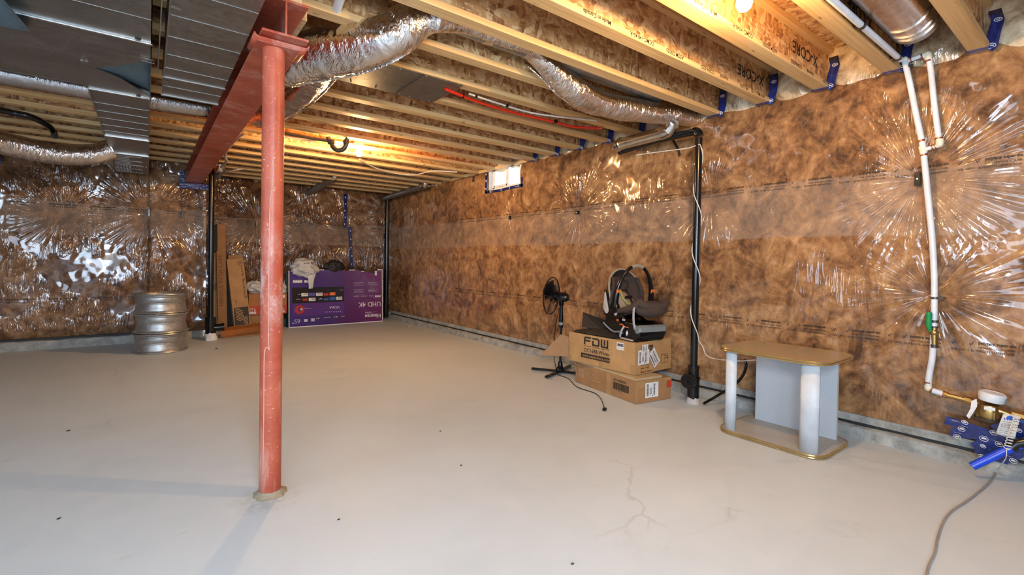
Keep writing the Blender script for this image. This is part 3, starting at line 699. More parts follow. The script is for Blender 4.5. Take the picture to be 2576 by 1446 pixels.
obj('pipe', MB().tube([(1.6, .775, 2.535), (3.36, .775, 2.535)], .118, 40), galv('brushed_duct', (.55, .50, .46), .3, 1., (50, 3, 3)), t)
m = MB(); [m.tube([(x-.004, .775, 2.535), (x+.004, .775, 2.535)], .123, 40) for x in (3.20, 3.30, 3.36)]; obj('crimp_ring', m, 'galv_shine', t)
m = MB().tube([(3.42, .775, 2.535), (3.36, .775, 2.535)], .118, 40); obj('end_cap', m, 'galv_dark', t)
# panned joist return
t = thing('duct_panning', 'flat dark sheet metal pan nailed across two joists near the foil duct', 'duct', (1.4, 3.2, ZJ-.004))
obj('sheet', MB().box((.93, 2.965, ZJ-.004), (1.50, 3.445, ZJ-.001)), 'galv', t, smooth=0); obj('sheet', MB().box((1.495, 2.965, ZJ-.006), (1.80, 3.445, ZJ-.003)), 'galv', t, smooth=0)
m = MB(); m.box((1.49, 2.965, ZJ-.009), (1.505, 3.445, ZJ-.005)); m.box((1.79, 2.965, ZJ-.010), (1.80, 3.47, ZJ-.004))
for x in (1.15, 1.33, 1.52, 1.6, 1.77):
    for y in (2.985, 3.425): m.lathe([(0, -.003), (.006, -.003), (.006, 0)], Matrix.Translation((x, y, ZJ-.004)), 8)
obj('seam', m, 'galv_shine', t, smooth=0)
# ------------------------------------------------------------------ pex and cables overhead
def cable(nm, lab, cat, pts, r, mat, n=8, seg=8, group=None, sp=True):
    P = spline(pts, n) if sp else [V(p) for p in pts]
    o = obj(nm, MB().tube(P, r, seg), mat); return tag(o, lab, cat, group)
A2 = lambda px, py, z=ZJ-.012: at(px, py, 2, z)
t = thing('pex_pipe', 'bright red plastic pipe strung under the joists', 'pipe', tuple(A2(1300, 280)))
obj('pipe', MB().tube(spline([A2(1120, 224), A2(1160, 240), A2(1230, 265), A2(1300, 285), A2(1380, 303), A2(1440, 318), A2(1500, 322), A2(1515, 322)], 8), .011, 10), 'pipe_red', t)
m = MB()
for a in ((1163, 242), (1398, 305)): p = A2(*a); m.tube([p+V((-.012, .004, 0)), p+V((.012, -.004, 0))], .017, 10)
obj('clip', m, 'black', t)
t = thing('pex_pipe', 'thin white pipe with black clips just above the red pipe', 'pipe', tuple(A2(1300, 270)))
obj('pipe', MB().tube(spline([A2(1180, 236), A2(1260, 262), A2(1330, 282), A2(1400, 293), A2(1500, 303)], 8), .007, 10), 'white_cable', t)
m = MB()
for a in ((1197, 242), (1275, 266)): p = A2(*a); m.tube([p+V((-.010, 0, 0)), p+V((.010, 0, 0))], .012, 10)
obj('clip', m, 'black', t)
t = thing('pex_pipe', 'white bent pipe hanging beside the foil duct right of the post', 'pipe', (.9, 3.3, 2.35))
obj('pipe', MB().tube(spline([at(810, 168, 2, 2.37), at(790, 195, 2, 2.37), at(765, 235, 2, 2.37), at(740, 270, 2, 2.37), at(722, 287, 2, 2.37), at(708, 300, 2, 2.38)], 8), .013, 12), 'white_pex', t)
m = MB()
for a, b in (((805, 176), (800, 183)), ((783, 205), (779, 211))): m.tube([at(*a, 2, 2.37), at(*b, 2, 2.37)], .016, 12)
obj('crimp_ring', m, 'iron_dark', t)
cable('pex_pipe', 'short white pipe rising out of the foil duct at the top of the photo', 'pipe', [at(845, 30, 2, 2.45), at(850, 12, 2, 2.45), at(862, -25, 2, 2.45)], .024, 'white_pex', seg=16)
t = thing('pex_pipe', 'long white pipe clipped under a joist at the upper right', 'pipe', tuple(A2(2180, 75)))
obj('pipe', MB().tube([at(2060, -30, 2, 2.425), at(2265, 150, 2, 2.425)], .0165, 14), 'white_pex', t)
m = MB()
for a in ((2167, 63), (2258, 144)): p = at(*a, 2, 2.425); m.tube([p+V((-.010, 0, 0)), p+V((.010, 0, 0))], .022, 14); m.obox(p+V((0, .02, .0)), (.012, 0, 0), (0, .012, 0), (0, 0, .005))
obj('clip', m, 'black', t, smooth=40)
PXX = 3.79
def px_(a, b, x=PXX): return at(a, b, 0, x)
t = thing('water_riser', 'white plastic water riser with side loop running down the right wall to the meter', 'pipe', (PXX, .8, .4))
main = [px_(2275, 150), px_(2281, 175), px_(2290, 215), px_(2305, 290), px_(2320, 360), px_(2327, 420), px_(2335, 500), px_(2345, 600), px_(2350, 700), px_(2350, 780), px_(2348, 850), px_(2345, 900), px_(2338, 940), px_(2335, 968)]
obj('pipe', MB().tube(spline(main, 8), .0165, 16), 'white_pex', t)
loop = MB(); 
loop.tube([px_(2285, 153), px_(2330, 135)], .0125, 14); loop.tube([px_(2335, 137), px_(2342, 180), px_(2350, 260), px_(2363, 358)], .0155, 14); loop.tube([px_(2327, 376), px_(2363, 366)], .012, 14)
obj('bypass_pipe', loop, 'white_pex', t)
el = MB(); sp_ = lambda p, r: el.ball(p, r, nu=14, nv=10)
for a in ((2333, 136), (2364, 363), (2276, 150), (2335, 976)): sp_(px_(*a), .019)
for a, b in (((2320, 368), (2324, 385)), ((2333, 968), (2337, 978)), ((2364, 350), (2364, 362)), ((2334, 137), (2336, 150)), ((2322, 141), (2332, 137))): el.tube([px_(*a), px_(*b)], .0195, 14)
obj('elbow_fitting', el, 'cream', t)
rg = MB()
for a, b in (((2318, 352), (2319, 357)), ((2324, 388), (2325, 392)), ((2362, 346), (2362, 350)), ((2335, 152), (2336, 156)), ((2291, 151), (2294, 150)), ((2318, 142), (2321, 141)), ((2334, 960), (2334, 964)), ((2344, 372), (2347, 371)), ((2352, 370), (2354, 369))): rg.tube([px_(*a), px_(*b)], .0185, 14)
obj('crimp_ring', rg, 'copper', t)
bk_ = MB()
for a, b in (((2351, 805), (2351, 811)), ((2350, 866), (2350, 874)), ((2350, 820), (2350, 824)), ((2352, 747), (2352, 752))): bk_.tube([px_(*a), px_(*b)], .0200, 14)
p = px_(2352, 749); bk_.obox(p+V((.02, -.01, 0)), (.03, 0, 0), (0, .03, 0), (0, 0, .006)); bk_.obox(px_(2286, 167), (.01, 0, 0), (0, .022, 0), (0, 0, .008))
obj('clamp', bk_, 'iron_dark', t)
va = MB(); va.tube([px_(2350, 824), px_(2350, 866)], .0185, 14); va.ball(px_(2350, 836), .024)
obj('valve_body', va, 'brass', t)
vh = MB(); p = px_(2337, 808, PXX-.03); vh.tube(spline([p+V((0, 0, .055)), p+V((0, 0, .02)), p+V((.0, 0, -.03)), px_(2341, 834, PXX-.02)], 4), [.013, .014, .015, .014, .014, .014, .014, .014, .013, .012, .010, .008, .006], 10)
obj('valve_handle', vh, 'green', t)
hz = [px_(2338, 978), px_(2372, 990)]
m = MB(); m.tube([px_(2346, 982), px_(2374, 991)], .0165, 14); obj('pipe', m, 'white_pex', t)
m = MB(); m.tube([px_(2341, 980), px_(2345, 981)], .018, 14); m.tube([px_(2372, 990), px_(2376, 991)], .018, 14); obj('crimp_ring', m, 'copper', t)
t = thing('water_meter', 'brass water meter with white round head low on the right wall', 'meter', (PXX-.02, .47, .30))
m = MB(); m.tube([px_(2374, 991), px_(2384, 994)], .019, 8); m.tube([px_(2380, 993), px_(2440, 1008)], .014, 14); m.tube([px_(2428, 1005), px_(2442, 1009)], .022, 8)
m.tube([px_(2510, 1033), px_(2545, 1045)], [.028, .017], 14); m.tube([px_(2545, 1042), px_(2580, 1052)], .024, 8)
m.tube([px_(2442, 1009), px_(2465, 1018)], .020, 12)
obj('brass_fitting', m, 'brass', t)
mc = px_(2487, 1030); 
obj('meter_body', MB().lathe([(0, -.045), (.050, -.045), (.054, -.02), (.050, .012), (.046, .03), (0, .03)], Matrix.Translation(mc), 28), 'brass', t, bevel=.002)
m = MB()
for a in range(4):
    q = mc + V((.046*cos(a*pi/2+.6), .046*sin(a*pi/2+.6), -.02)); m.tube([q-V((0, 0, .032)), q+V((0, 0, .018))], .010, 8)
obj('bolt', m, 'brass', t)
obj('bottom_flange', MB().lathe([(0, -.052), (.058, -.052), (.060, -.043), (0, -.043)], Matrix.Translation(mc), 24), 'iron_dark', t)
hd = px_(2495, 1000)
obj('register_head', MB().lathe([(0, -.020), (.052, -.020), (.055, -.016), (.059, .020), (.056, .026), (.05, .030), (.05, .028), (0, .029)], Matrix.Translation(hd + V((0, 0, -.0))) @ Matrix.Rotation(.12, 4, 'X'), 36), 'white', t)
m = MB().obox(hd+V((-.018, -.05, -.002)), (.012, -.010, 0), (.002, .003, 0), (0, 0, .006)); obj('screw', m, 'grey_plastic', t)
lb_ = MB(); q = mc+V((-.056, .012, .008)); quadp(lb_, q, (.15, -1, 0), (0, 0, 1), .045, .018, 0, .001); obj('sticker', lb_, 'paper', t, smooth=0)
tg = thing('paper_tag', 'blank white paper tag tied to the brass pipe left of the meter', 'tag', tuple(px_(2445, 1010, PXX-.03)))
vs = [px_(2444, 1008, PXX-.04), px_(2457, 1003, PXX-.04), px_(2458, 1022, PXX-.05), px_(2450, 1036, PXX-.05), px_(2438, 1053, PXX-.04), px_(2431, 1046, PXX-.04), px_(2441, 1028, PXX-.05)]
obj('paper', MB().add(vs, [(0, 1, 2, 6), (6, 2, 3, 4, 5)]), 'paper', tg, smooth=0, solid=.001)
tg = thing('warning_tag', 'curled white warning tag with blue dot wired to the pipe beside the meter', 'tag', tuple(px_(2536, 1070, PXX-.06)))
XT = PXX-.075
T0, T1, T2, T3 = px_(2524, 1040, XT), px_(2567, 1046, XT), px_(2553, 1106, XT-.0), px_(2505, 1091, XT)
def tagf(u, v): p = T0.lerp(T1, u).lerp(T3.lerp(T2, u), v); return p + V((-.012*sin(v*pi), 0, 0))
obj('paper', MB().grid(tagf, 6, 8), 'paper', tg, smooth=60, solid=.001)
m = MB(); xa = (T1-T0).normalized(); ya = (T0-T3).normalized()
text(m, 'WARNING', T0.lerp(T3, .27)+xa*.008+V((-.014, 0, 0)), xa, ya, .0225, 0, .02, off=.002)
m2 = MB()
c_ = T0.lerp(T1, .45)*.88+T3.lerp(T2, .45)*.12+V((-.012, 0, 0)); m.add([c_ + xa*.012*cos(a*pi/8) + ya*.011*sin(a*pi/8) for a in range(16)], [tuple(range(16))])
obj('printed_text', m, plain('blue_ink', (.02, .12, .55), .6), tg, smooth=0)
for i, (s_, sz) in enumerate((('This meter is bonded', .008), ('and grounded service', .008), ('DO NOT REMOVE', .011), ('THIS SEAL', .011), ('before or after work', .007), ('without permission', .007), ('of the water utility', .007))):
    text(m2, s_, T0.lerp(T3, .36+.085*i)+xa*.008+V((-.016, 0, 0)), xa, ya, sz, 0, .01, off=.001)
obj('printed_text', m2, 'ink', tg, smooth=0)
tp_ = thing('blue_tape_patch', 'overlapping blue sheathing tape patch under the water meter', 'tape', (XR-.05, .5, .2))
XB = XR-.075
def strip(pts, x, w=None):
    m = MB().add([at(a, b, 0, x) for a, b in pts], [tuple(range(len(pts)))]); return obj('tape_strip', m, 'tape', tp_, smooth=0, solid=.002)
strip([(2381, 1046), (2374, 1066), (2480, 1092), (2495, 1082)], XB); strip([(2392, 1075), (2391, 1096), (2470, 1107), (2500, 1090), (2470, 1080)], XB-.003)
strip([(2440, 1115), (2462, 1105), (2560, 1060), (2576, 1080), (2470, 1140), (2452, 1133), (2450, 1125)], XB-.006); strip([(2470, 1085), (2500, 1080), (2576, 1105), (2576, 1150), (2540, 1165), (2490, 1120)], XB-.009)
strip([(2448, 1135), (2480, 1120), (2545, 1150), (2535, 1168), (2470, 1150)], XB-.012); strip([(2490, 1070), (2515, 1062), (2576, 1060), (2576, 1100), (2530, 1110)], XB-.005)
m = MB()
for a, b, w in ((2427, 1062, 8), (2419, 1079, 9), (2408, 1098, 9), (2475, 1103, 11), (2500, 1088, 10), (2513, 1117, 10), (2473, 1122, 7), (2470, 1149, 10), (2549, 1159, 10), (2563, 1082, 8)):
    c = at(a, b, 0, XB-.016); r1 = at(a+w, b+2, 0, XB-.016)-c; r2 = at(a-1, b-w*.6, 0, XB-.016)-c
    m.tube([c + r1*cos(k*pi/7) + r2*sin(k*pi/7) for k in range(14)], .0016, 5, closed=True); m.obox(c, r1*.6, r2*.22, (.0008, 0, 0)); m.obox(c+r2*.4, r1*.4, r2*.1, (.0008, 0, 0))
obj('tape_logo', m, 'paper', tp_, smooth=0)
m = MB()
for a, b in ((2390, 1054), (2395, 1057), (2418, 1070), (2400, 1086), (2500, 1108), (2452, 1140), (2530, 1145)):
    c = at(a, b, 0, XB-.0125); d = at(a+18, b+5, 0, XB-.0125)-c; m.obox(c+d*.5, d*.5, V((0, 0, .0008)), (.0005, 0, 0))
obj('tape_print', m, 'label_grey', tp_, smooth=0)
t = thing('blue_pipe', 'bright blue service pipe rising from the slab at the lower right edge', 'pipe', tuple(at(2445, 1178, 2, .01)))
p0 = at(2442, 1174, 2, .012); p1 = at(2540, 1118, 0, p0.x-.02+.05); p2 = at(2576, 1092, 0, p0.x+.05)
p1 = at(2553, 1122, 0, 3.70); p0 = at(2445, 1173, 0, 3.62)
obj('pipe', MB().tube([p0, p1], .021, 16), 'blue_pipe', t); obj('pipe', MB().tube([p1+(p1-p0)*.02, p1+(p1-p0)*.02+V((.02, -.10, .085))], .023, 16), 'blue_pipe', t)
obj('coupling', MB().tube([p1-(p1-p0)*.10, p1+(p1-p0)*.03+V((0, 0, .01)), p1+V((.01, -.04, .03))], .027, 14), 'black', t)
# coiled seal wire and floor cable
m = MB(); a0 = at(2560, 1045, 0, 3.68); a1 = at(2532, 1130, 0, 3.66); P = []
for i in range(150):
    u = i/149; P.append(a0.lerp(a1, u) + V((.006*cos(u*2*pi*12), .013*sin(u*2*pi*12), .004*cos(u*2*pi*12))))
P += spline([a1, at(2531, 1150, 0, 3.64), at(2524, 1162, 0, 3.58), at(2508, 1185, 2, .006)], 6)
o = obj('coiled_wire', m.tube(P, .0022, 6), 'warm_white'); tag(o, 'coiled bare wire hanging in front of the warning tag', 'wire')
cable('floor_cable', 'thin grey cable wandering over the floor at lower right', 'cable', [at(a, b, 2, .005) for a, b in ((2508, 1185), (2490, 1212), (2462, 1238), (2430, 1262), (2395, 1285), (2375, 1310), (2360, 1350), (2352, 1390), (2338, 1420), (2330, 1450), (2322, 1480))], .0045, 'grey_cable')
# ------------------------------------------------------------------ black drain stack on the right wall
PX, PY = 3.60, 2.185
t = thing('drain_stack', 'tall glossy black drain pipe with elbow standing before the right wall', 'pipe', (PX, PY, 0))
base = at(1738, 1015, 2, 0); PX, PY = base.x+.03, base.y
top = at(1757, 345, 0, PX)
P = [V((PX, PY, .18)), V((PX, PY, 2.20))]
obj('pipe', MB().tube(P, .0295, 28), 'black', t)
el_ = MB().tube(arc((PX, PY+.045, 2.215), (0, -1, 0), (0, 0, 1), .045, 0, pi/2, 8), .037, 24); obj('elbow', el_, 'black', t)
obj('pipe', MB().tube([V((PX, PY+.04, 2.26)), V((PX+.0, PY+.42, 2.262)), V((PX+.02, PY+.85, 2.235))], .030, 24), 'black', t)
m = MB().tube([V((PX, PY, .205)), V((PX, PY, .30))], .043, 28); m.tube([V((PX, PY, .295)), V((PX, PY, .315))], .047, 28); m.tube([V((PX, PY, .02)), V((PX, PY, .22))], [.046, .049], 28); m.tube([V((PX, PY, .20)), V((PX, PY, .22))], .053, 28)
m.tube([V((PX, PY, .16)), V((PX-.06, PY, .19))], .046, 22)
obj('cleanout_tee', m, 'black', t)
cdir = V((-.85, -.02, .06)).normalized(); cc = V((PX, PY, .19))+cdir*.075
m = MB().tube([cc-cdir*.02, cc+cdir*.018], .060, 26); m.tube([cc+cdir*.018, cc+cdir*.026], .034, 20); m.obox(cc+cdir*.032, V((0, 0, .012)), cdir.cross(V((0, 0, 1)))*.012, cdir*.008)
obj('cleanout_plug', m, 'black', t)
m = MB().grid(lambda u, v: V((PX+(.047+.010*v+.004*ns(u*9, v*3))*cos(2*pi*u), PY+(.047+.010*v+.004*ns(u*9, v*3))*sin(2*pi*u), .050*(1-v)+.03*ns(cos(2*pi*u)*2, sin(2*pi*u)*2, 4)*(1-v)+.001)), 30, 5); obj('plaster_smear', m, 'rust_shell', t, smooth=60)
t['label'] = 'tall glossy black drain pipe with cleanout standing before the right wall'
m = MB(); zs = [2.2, 2.0, 1.85, 1.62, 1.42, 1.2, .98, .78, .62, .52, .47]; P = []
for i in range(90):
    u = i/89; z = 2.14-1.62*u; a = -2.3+u*2*pi*3.2; P.append(V((PX+.034*cos(a), PY+.034*sin(a), z)))
cab = spline([V((PX-.02, PY+.62, 2.16)), V((PX-.03, PY+.30, 2.14)), V((PX-.03, PY+.08, 2.125))], 6) + P + spline([P[-1]+V((0, -.03, -.03)), V((PX+.03, PY-.12, .40)), V((3.60, 1.83, .42)), V((3.66, 1.70, .44)), V((3.70, 1.60, .41))], 8)
o = obj('white_wire', MB().tube(cab, .0042, 6), 'white_cable'); tag(o, 'thin white wire spiralling down the black drain pipe then out to the stand', 'wire')
cable('black_hose', 'black hose curving behind the pale TV stand from the wall footing', 'hose', [at(1770, 1015, 2, .02), at(1800, 998, 2, .07), at(1845, 970, 0, 3.72), at(1868, 945, 0, 3.72), at(1877, 920, 0, 3.70), at(1872, 903, 0, 3.70)], .011, 'black', seg=10)
cable('black_cable', 'short black cable end poking from the wall under the vent elbow', 'cable', [at(1692, 350, 0, 3.80), at(1706, 375, 0, 3.80), at(1710, 392, 0, 3.82)], .009, 'black')
# vent pipe
t = thing('vent_pipe', 'shiny metal vent pipe with adjustable elbow above the black drain pipe', 'pipe', (3.58, 2.7, 2.3))
a, b = at(1562, 362, 0, 3.56), at(1668, 334, 0, 3.56)
obj('pipe', MB().tube([a, b], .056, 28), 'galv_shine', t)
e0 = b; P = [b, at(1682, 328, 0, 3.56), at(1690, 315, 0, 3.56), at(1692, 300, 0, 3.56), at(1692, 284, 0, 3.57)]
m = MB(); P2 = spline(P, 3); m.tube(P2, [.056+.003*(i % 3 == 0) for i in range(len(P2))], 20)
obj('elbow', m, 'galv_shine', t, smooth=20)
m = MB(); 
for p_, q_ in ((b+(a-b)*.02, b), (a, a+(b-a)*.03)): m.tube([p_, q_], .060, 28)
m.obox(at(1703, 315, 0, 3.52), (.004, 0, 0), (0, .014, 0), (0, 0, .028))
obj('band', m, 'foil', t)
m = MB().tube(spline([a, a+V((.03, .06, -.005)), a+V((.10, .09, .02)), a+V((.22, .09, .04))], 4), .058, 24); obj('elbow', m, 'galv_shine', t, smooth=20)
# ------------------------------------------------------------------ bulbs
def bulb(nm, lab, x, y, z, r):
    t = thing(nm, lab, 'light bulb', (x, y, z))
    k = r/.03
    o = obj('glass_globe', MB().lathe([(0, -.032*k), (.012*k, -.030*k), (.024*k, -.020*k), (.030*k, -.002*k), (.028*k, .014*k), (.019*k, .032*k), (.013*k, .045*k)], Matrix.Translation((x, y, z)), 24), 'bulb_far' if 'far' in lab else 'bulb', t, smooth=80)
    obj('lamp_socket', MB().lathe([(.013*k, .040*k), (.02, .045*k), (.022, .07), (.055, .075), (.058, .088), (.058, .12), (.02, .125), (.02, HT-z), (0, HT-z)], Matrix.Translation((x, y, z)), 24), 'white', t)
b1 = at(1872, 8, 2, 2.335); bulb('light_bulb', 'lit bare bulb glowing between the joists at the upper right', b1.x, b1.y, 2.335, .035)
b2 = at(903, 385, 2, 2.335); bulb('light_bulb', 'lit bare bulb glowing on the far joists beyond the red post', b2.x, b2.y, 2.335, .036)
# junction pipes near far bulb
t = thing('drain_trap', 'dark U-shaped trap under the joists left of the far bulb', 'pipe', tuple(A2(853, 362)))
c = at(853, 360, 2, 2.36)
m = MB().tube([c+V((-.09, .07, .06)), c+V((-.075, .058, .0))] + arc(c, (-.793, .608, 0), (0, 0, -1), .075, 0, pi, 12) + [c+V((.06, -.046, .03)), c+V((.075, -.055, .05))], .024, 14); obj('pipe', m, 'iron_dark', t)
m = MB(); [m.tube([c+V((s*.0595, -s*.0456, -.005)), c+V((s*.0595, -s*.0456, .03))], .032, 14) for s in (-1, 1)]; obj('slip_nut', m, 'iron_dark', t)
cable('overhead_pipe', 'long dark pipe run under the joists from the post towards the far bulb', 'pipe', [A2(716, 335), A2(760, 343), A2(800, 350), A2(840, 355)], .018, 'iron_dark', seg=10)
cable('overhead_cable', 'white cable sagging under the joists before the far bulb', 'cable', [A2(712, 343), A2(770, 352), A2(815, 353), A2(850, 365), A2(880, 362)], .008, 'white_cable')
cable('overhead_cable', 'loose pale cable hanging from the joists right of the far bulb', 'cable', [A2(905, 400), A2(935, 418), A2(985, 434), A2(1040, 440), A2(1090, 430), A2(1150, 433)], .008, 'warm_white')
cable('overhead_pipe', 'grey pipe hooking down beside the far part of the red beam', 'pipe', [at(615, 335, 2, 2.36), at(600, 345, 2, 2.34), at(575, 372, 2, 2.32), at(566, 392, 2, 2.30), at(570, 405, 2, 2.28), at(556, 420, 2, 2.28)], .014, 'grey_cable')
cable('overhead_cable', 'white bent cable end beside the far end of the red beam', 'cable', [at(545, 440, 2, 2.36), at(580, 430, 2, 2.34), at(610, 425, 2, 2.36)], .009, 'white_cable')
def stub(lab, a, b, r, d0, d1):
    p, q = at(*a, 1, d0), at(*b, 1, d1)
    t = thing('vent_pipe', lab, 'pipe', tuple((p+q)/2)); obj('pipe', MB().tube([p, q], r, 20), 'galv_dark', t)
    m = MB().tube(spline([q-(q-p)*.03, q+(q-p).normalized()*.05+V((0, 0, .01)), q+(q-p).normalized()*.07+V((0, 0, .07))], 4), r*1.1, 18); obj('elbow', m, 'galv_shine', t, smooth=20)
stub('dull round duct slanting from the alcove wall under the far joists', (776, 484), (838, 450), .055, 8.9, 7.9)
stub('dull round duct at the far corner slanting under the joists', (968, 498), (1065, 468), .05, 8.9, 7.3)
stub('small metal duct end tucked beside the far end of the beam', (545, 440), (552, 428), .06, 7.9, 7.6)
# far stacks
def stack(lab, x, y, r, z1, clean=None, base=None):
    t = thing('drain_stack', lab, 'pipe', (x, y, 0)); obj('pipe', MB().tube([(x, y, .03), (x, y, z1)], r, 20), 'black', t); return t
bp = at(530, 856, 2, 0); q = stack('slim black drain pipe left of the leaning cartons', bp.x, bp.y+.02, .034, 2.42); x, y = bp.x, bp.y+.02
obj('cleanout_tee', MB().tube([(x, y, .06), (x, y, .32)], [.062, .066], 20).tube([(x, y, .17), (x+.12, y-.01, .175)], .048, 18), 'black', q)
obj('cleanout_plug', MB().tube([(x+.12, y-.01, .175), (x+.16, y-.013, .176)], .055, 18), 'black', q)
obj('pipe_collar', MB().grid(lambda u, v: V((x+(.072+.02*ns(u*7, v*2, 2))*cos(2*pi*u), y+(.072+.02*ns(u*7, v*2, 5))*sin(2*pi*u), .10*(1-v)+.03*ns(cos(2*pi*u)*3, sin(2*pi*u)*3, 4)*(1-v)+.001)), 24, 4), 'paper', q, smooth=30)
cp = at(973, 800, 1, 8.86); q = stack('dark drain pipe standing in the far corner', cp.x-.02, 8.86, .045, 2.42)
m = MB(); p1_ = [at(a, b, 1, YA-.09) for a, b in ((869, 488), (870, 530), (868, 572))]; p2_ = [at(a, b, 1, YA-.095) for a, b in ((880, 570), (882, 620), (885, 675))]
tb = thing('wall_tape', 'dark blue tape strip running down the far wall above the purple carton', 'tape', tuple(p1_[1]))
for pp in (p1_, p2_):
    m = MB(); vs = []
    for p in pp: vs += [p+V((-.03, 0, 0)), p+V((.03, 0, 0))]
    obj('tape_strip', m.add(vs, [(0, 1, 3, 2), (2, 3, 5, 4)]), 'deep_blue', tb, smooth=0, solid=.003)
m = MB()
for pp in (p1_, p2_):
    for i in range(5): c = pp[0].lerp(pp[2], (i+.5)/5)+V((random.uniform(-.012, .012), -.006, 0)); m.obox(c, (.008, 0, 0), (0, .001, 0), (0, 0, .012))
obj('tape_logo', m, 'paper', tb, smooth=0)
cable('black_hose', 'thick black hose looping down to the foil duct at far left', 'hose', [at(-40, 268, 2, 2.36), at(30, 283, 2, 2.36), at(75, 293, 2, 2.35), at(115, 312, 2, 2.33), at(134, 330, 2, 2.30), at(138, 342, 2, 2.24)], .026, 'black', seg=14)
t = thing('window_well_frame', 'sliver of blue taped window edge at the far left wall', 'window', (-1.36, 7.9, 2.2))
obj('frame', MB().box((-1.60, 7.93, 2.24), (-1.37, 7.96, 2.42)), 'window_white', t); obj('tape', MB().box((-1.40, 7.92, 2.20), (-1.345, 7.928, 2.40)).box((-1.6, 7.918, 2.18), (-1.335, 7.926, 2.245)), 'tape', t, smooth=0)
# ------------------------------------------------------------------ wheel rims
RX, RY = .13, 7.20
def rim(i):
    z = .2365*i; lab = ('silver alloy wheel rim at the bottom of the stack, on the floor', 'silver alloy wheel rim in the middle of the three stacked rims', 'silver alloy wheel rim topping the stack by the back wall')[i]
    dx = (0, .012, .006)[i]; T = Matrix.Translation((RX+dx, RY, z)) @ Matrix.Rotation((0, .3, .9)[i], 4, 'Z')
    t = thing('wheel_rim', lab, 'wheel rim', (RX+dx, RY, z), group='stacked wheel rims')
    pr = [(.262, .006), (.277, .002), (.280, .010), (.276, .018), (.262, .022), (.256, .030), (.256, .045), (.252, .060), (.248, .085), (.246, .105), (.242, .110), (.242, .120), (.246, .126), (.252, .165), (.250, .185), (.262, .196), (.262, .204), (.268, .210), (.278, .216), (.280, .224), (.276, .232), (.262, .230), (.250, .215), (.240, .190), (.232, .13), (.240, .07), (.246, .03)]
    obj('barrel', MB().lathe(pr, T, 56, close=True), 'alu', t, smooth=30)
    for k in range(5):
        a = 2*pi*k/5
        m = MB(); m.add([T @ V((r*cos(a)-s*sin(a), r*sin(a)+s*cos(a), h)) for r, s, h in ((.05, -.035, .20), (.05, .035, .20), (.235, .028, .185), (.235, -.028, .185), (.05, -.03, .155), (.05, .03, .155), (.235, .02, .15), (.235, -.02, .15))], [(0, 3, 2, 1), (4, 5, 6, 7), (0, 1, 5, 4), (1, 2, 6, 5), (2, 3, 7, 6), (3, 0, 4, 7)])
        obj('spoke', m, 'alu', t, bevel=.006)
    obj('hub', MB().lathe([(0, .205), (.05, .203), (.062, .19), (.065, .14), (0, .14)], T, 24), 'alu', t)
for i in range(3): rim(i)
# ------------------------------------------------------------------ cartons against the far wall
def carton_frame(p0, ax, ay, az): return V(p0), V(ax), V(ay), V(az)
def slab(px4, y0, y1, thick, name, lab, mat, cat='box', extra=None):
    """leaning carton: four face corners (pixels) with the foot on plane y0 and the head on y1"""
    bl, br, tr_, tl = [at(a, b, 1, y) for (a, b), y in zip(px4, (y0, y0, y1, y1))]
    n = (br-bl).cross(tl-bl).normalized(); n = -n if n.y > 0 else n
    t = thing(name, lab, cat, tuple(bl)); b = -n*thick
    m = MB().add([bl, br, tr_, tl, bl+b, br+b, tr_+b, tl+b], [(0, 1, 2, 3), (5, 4, 7, 6), (4, 0, 3, 7), (1, 5, 6, 2), (3, 2, 6, 7), (4, 5, 1, 0)])
    obj('body', m, mat, t, smooth=0, bevel=.004)
    return t, bl, br, tr_, tl, n
YL = 8.62
t, bl, br, tr_, tl, n = slab([(533, 826), (548, 826), (548, 628), (535, 628)], 8.72, 8.86, .10, 'long_carton', 'pale flat carton partly hidden behind the slim black drain pipe', 'card_pale')
m = MB()
for i in range(3): p = bl.lerp(tl, .46+.03*i)+n*.002; q = br.lerp(tr_, .53+.03*i)+n*.002; m.tube([p, q], .004, 4)
obj('printed_stripe', m, 'deep_blue', t)
t, bl, br, tr_, tl, n = slab([(528, 640), (546, 628), (546, 562), (529, 572)], 8.70, 8.80, .06, 'narrow_box', 'black narrow box end above the pale flat carton', 'black_matte')
m = MB()
for i in range(5): c = bl.lerp(tl, .15+.17*i).lerp(br.lerp(tr_, .15+.17*i), .25); m.obox(c+n*.003, (.012, 0, 0), n*.001, (0, 0, .022))
obj('printed_text', m, 'paper', t, smooth=0)
t, bl, br, tr_, tl, n = slab([(549, 831), (572, 829), (567, 565), (543, 563)], 8.60, 8.84, .10, 'long_carton', 'tall narrow kraft carton leaning in front of the black box', 'card2')
m = MB(); xa = (tl-bl).normalized()
text(m, 'HANDLE WITH CARE', bl.lerp(tl, .22).lerp(br.lerp(tr_, .22), .62)+n*.002, xa, -(br-bl).normalized(), .085, 0, .012)
obj('printed_text', m, plain('faded_print', (.22, .10, .04), .8), t, smooth=0)
t, bl, br, tr_, tl, n = slab([(590, 826), (632, 821), (612, 649), (570, 652)], 8.42, 8.72, .14, 'soundbar_carton', 'slim kraft carton with two dark print panels leaning against the wall', 'card')
XA, YA_ = (br-bl).normalized(), (tl-bl).normalized(); WW, HH = (br-bl).length, (tl-bl).length
def onf(u, v): return bl + (br-bl)*u + (tl-bl)*v + n*.002
quad = MB().add([onf(.04, .04), onf(.93, .04), onf(.95, .29), onf(.10, .29)], [(0, 1, 2, 3)]); obj('printed_panel', quad, 'black_matte', t, smooth=0)
m = MB(); text(m, '300W', onf(.62, .09)+n*.002, YA_*-1 if False else YA_, -XA, .075, 0, .012); obj('printed_text', m, 'card', t, smooth=0)
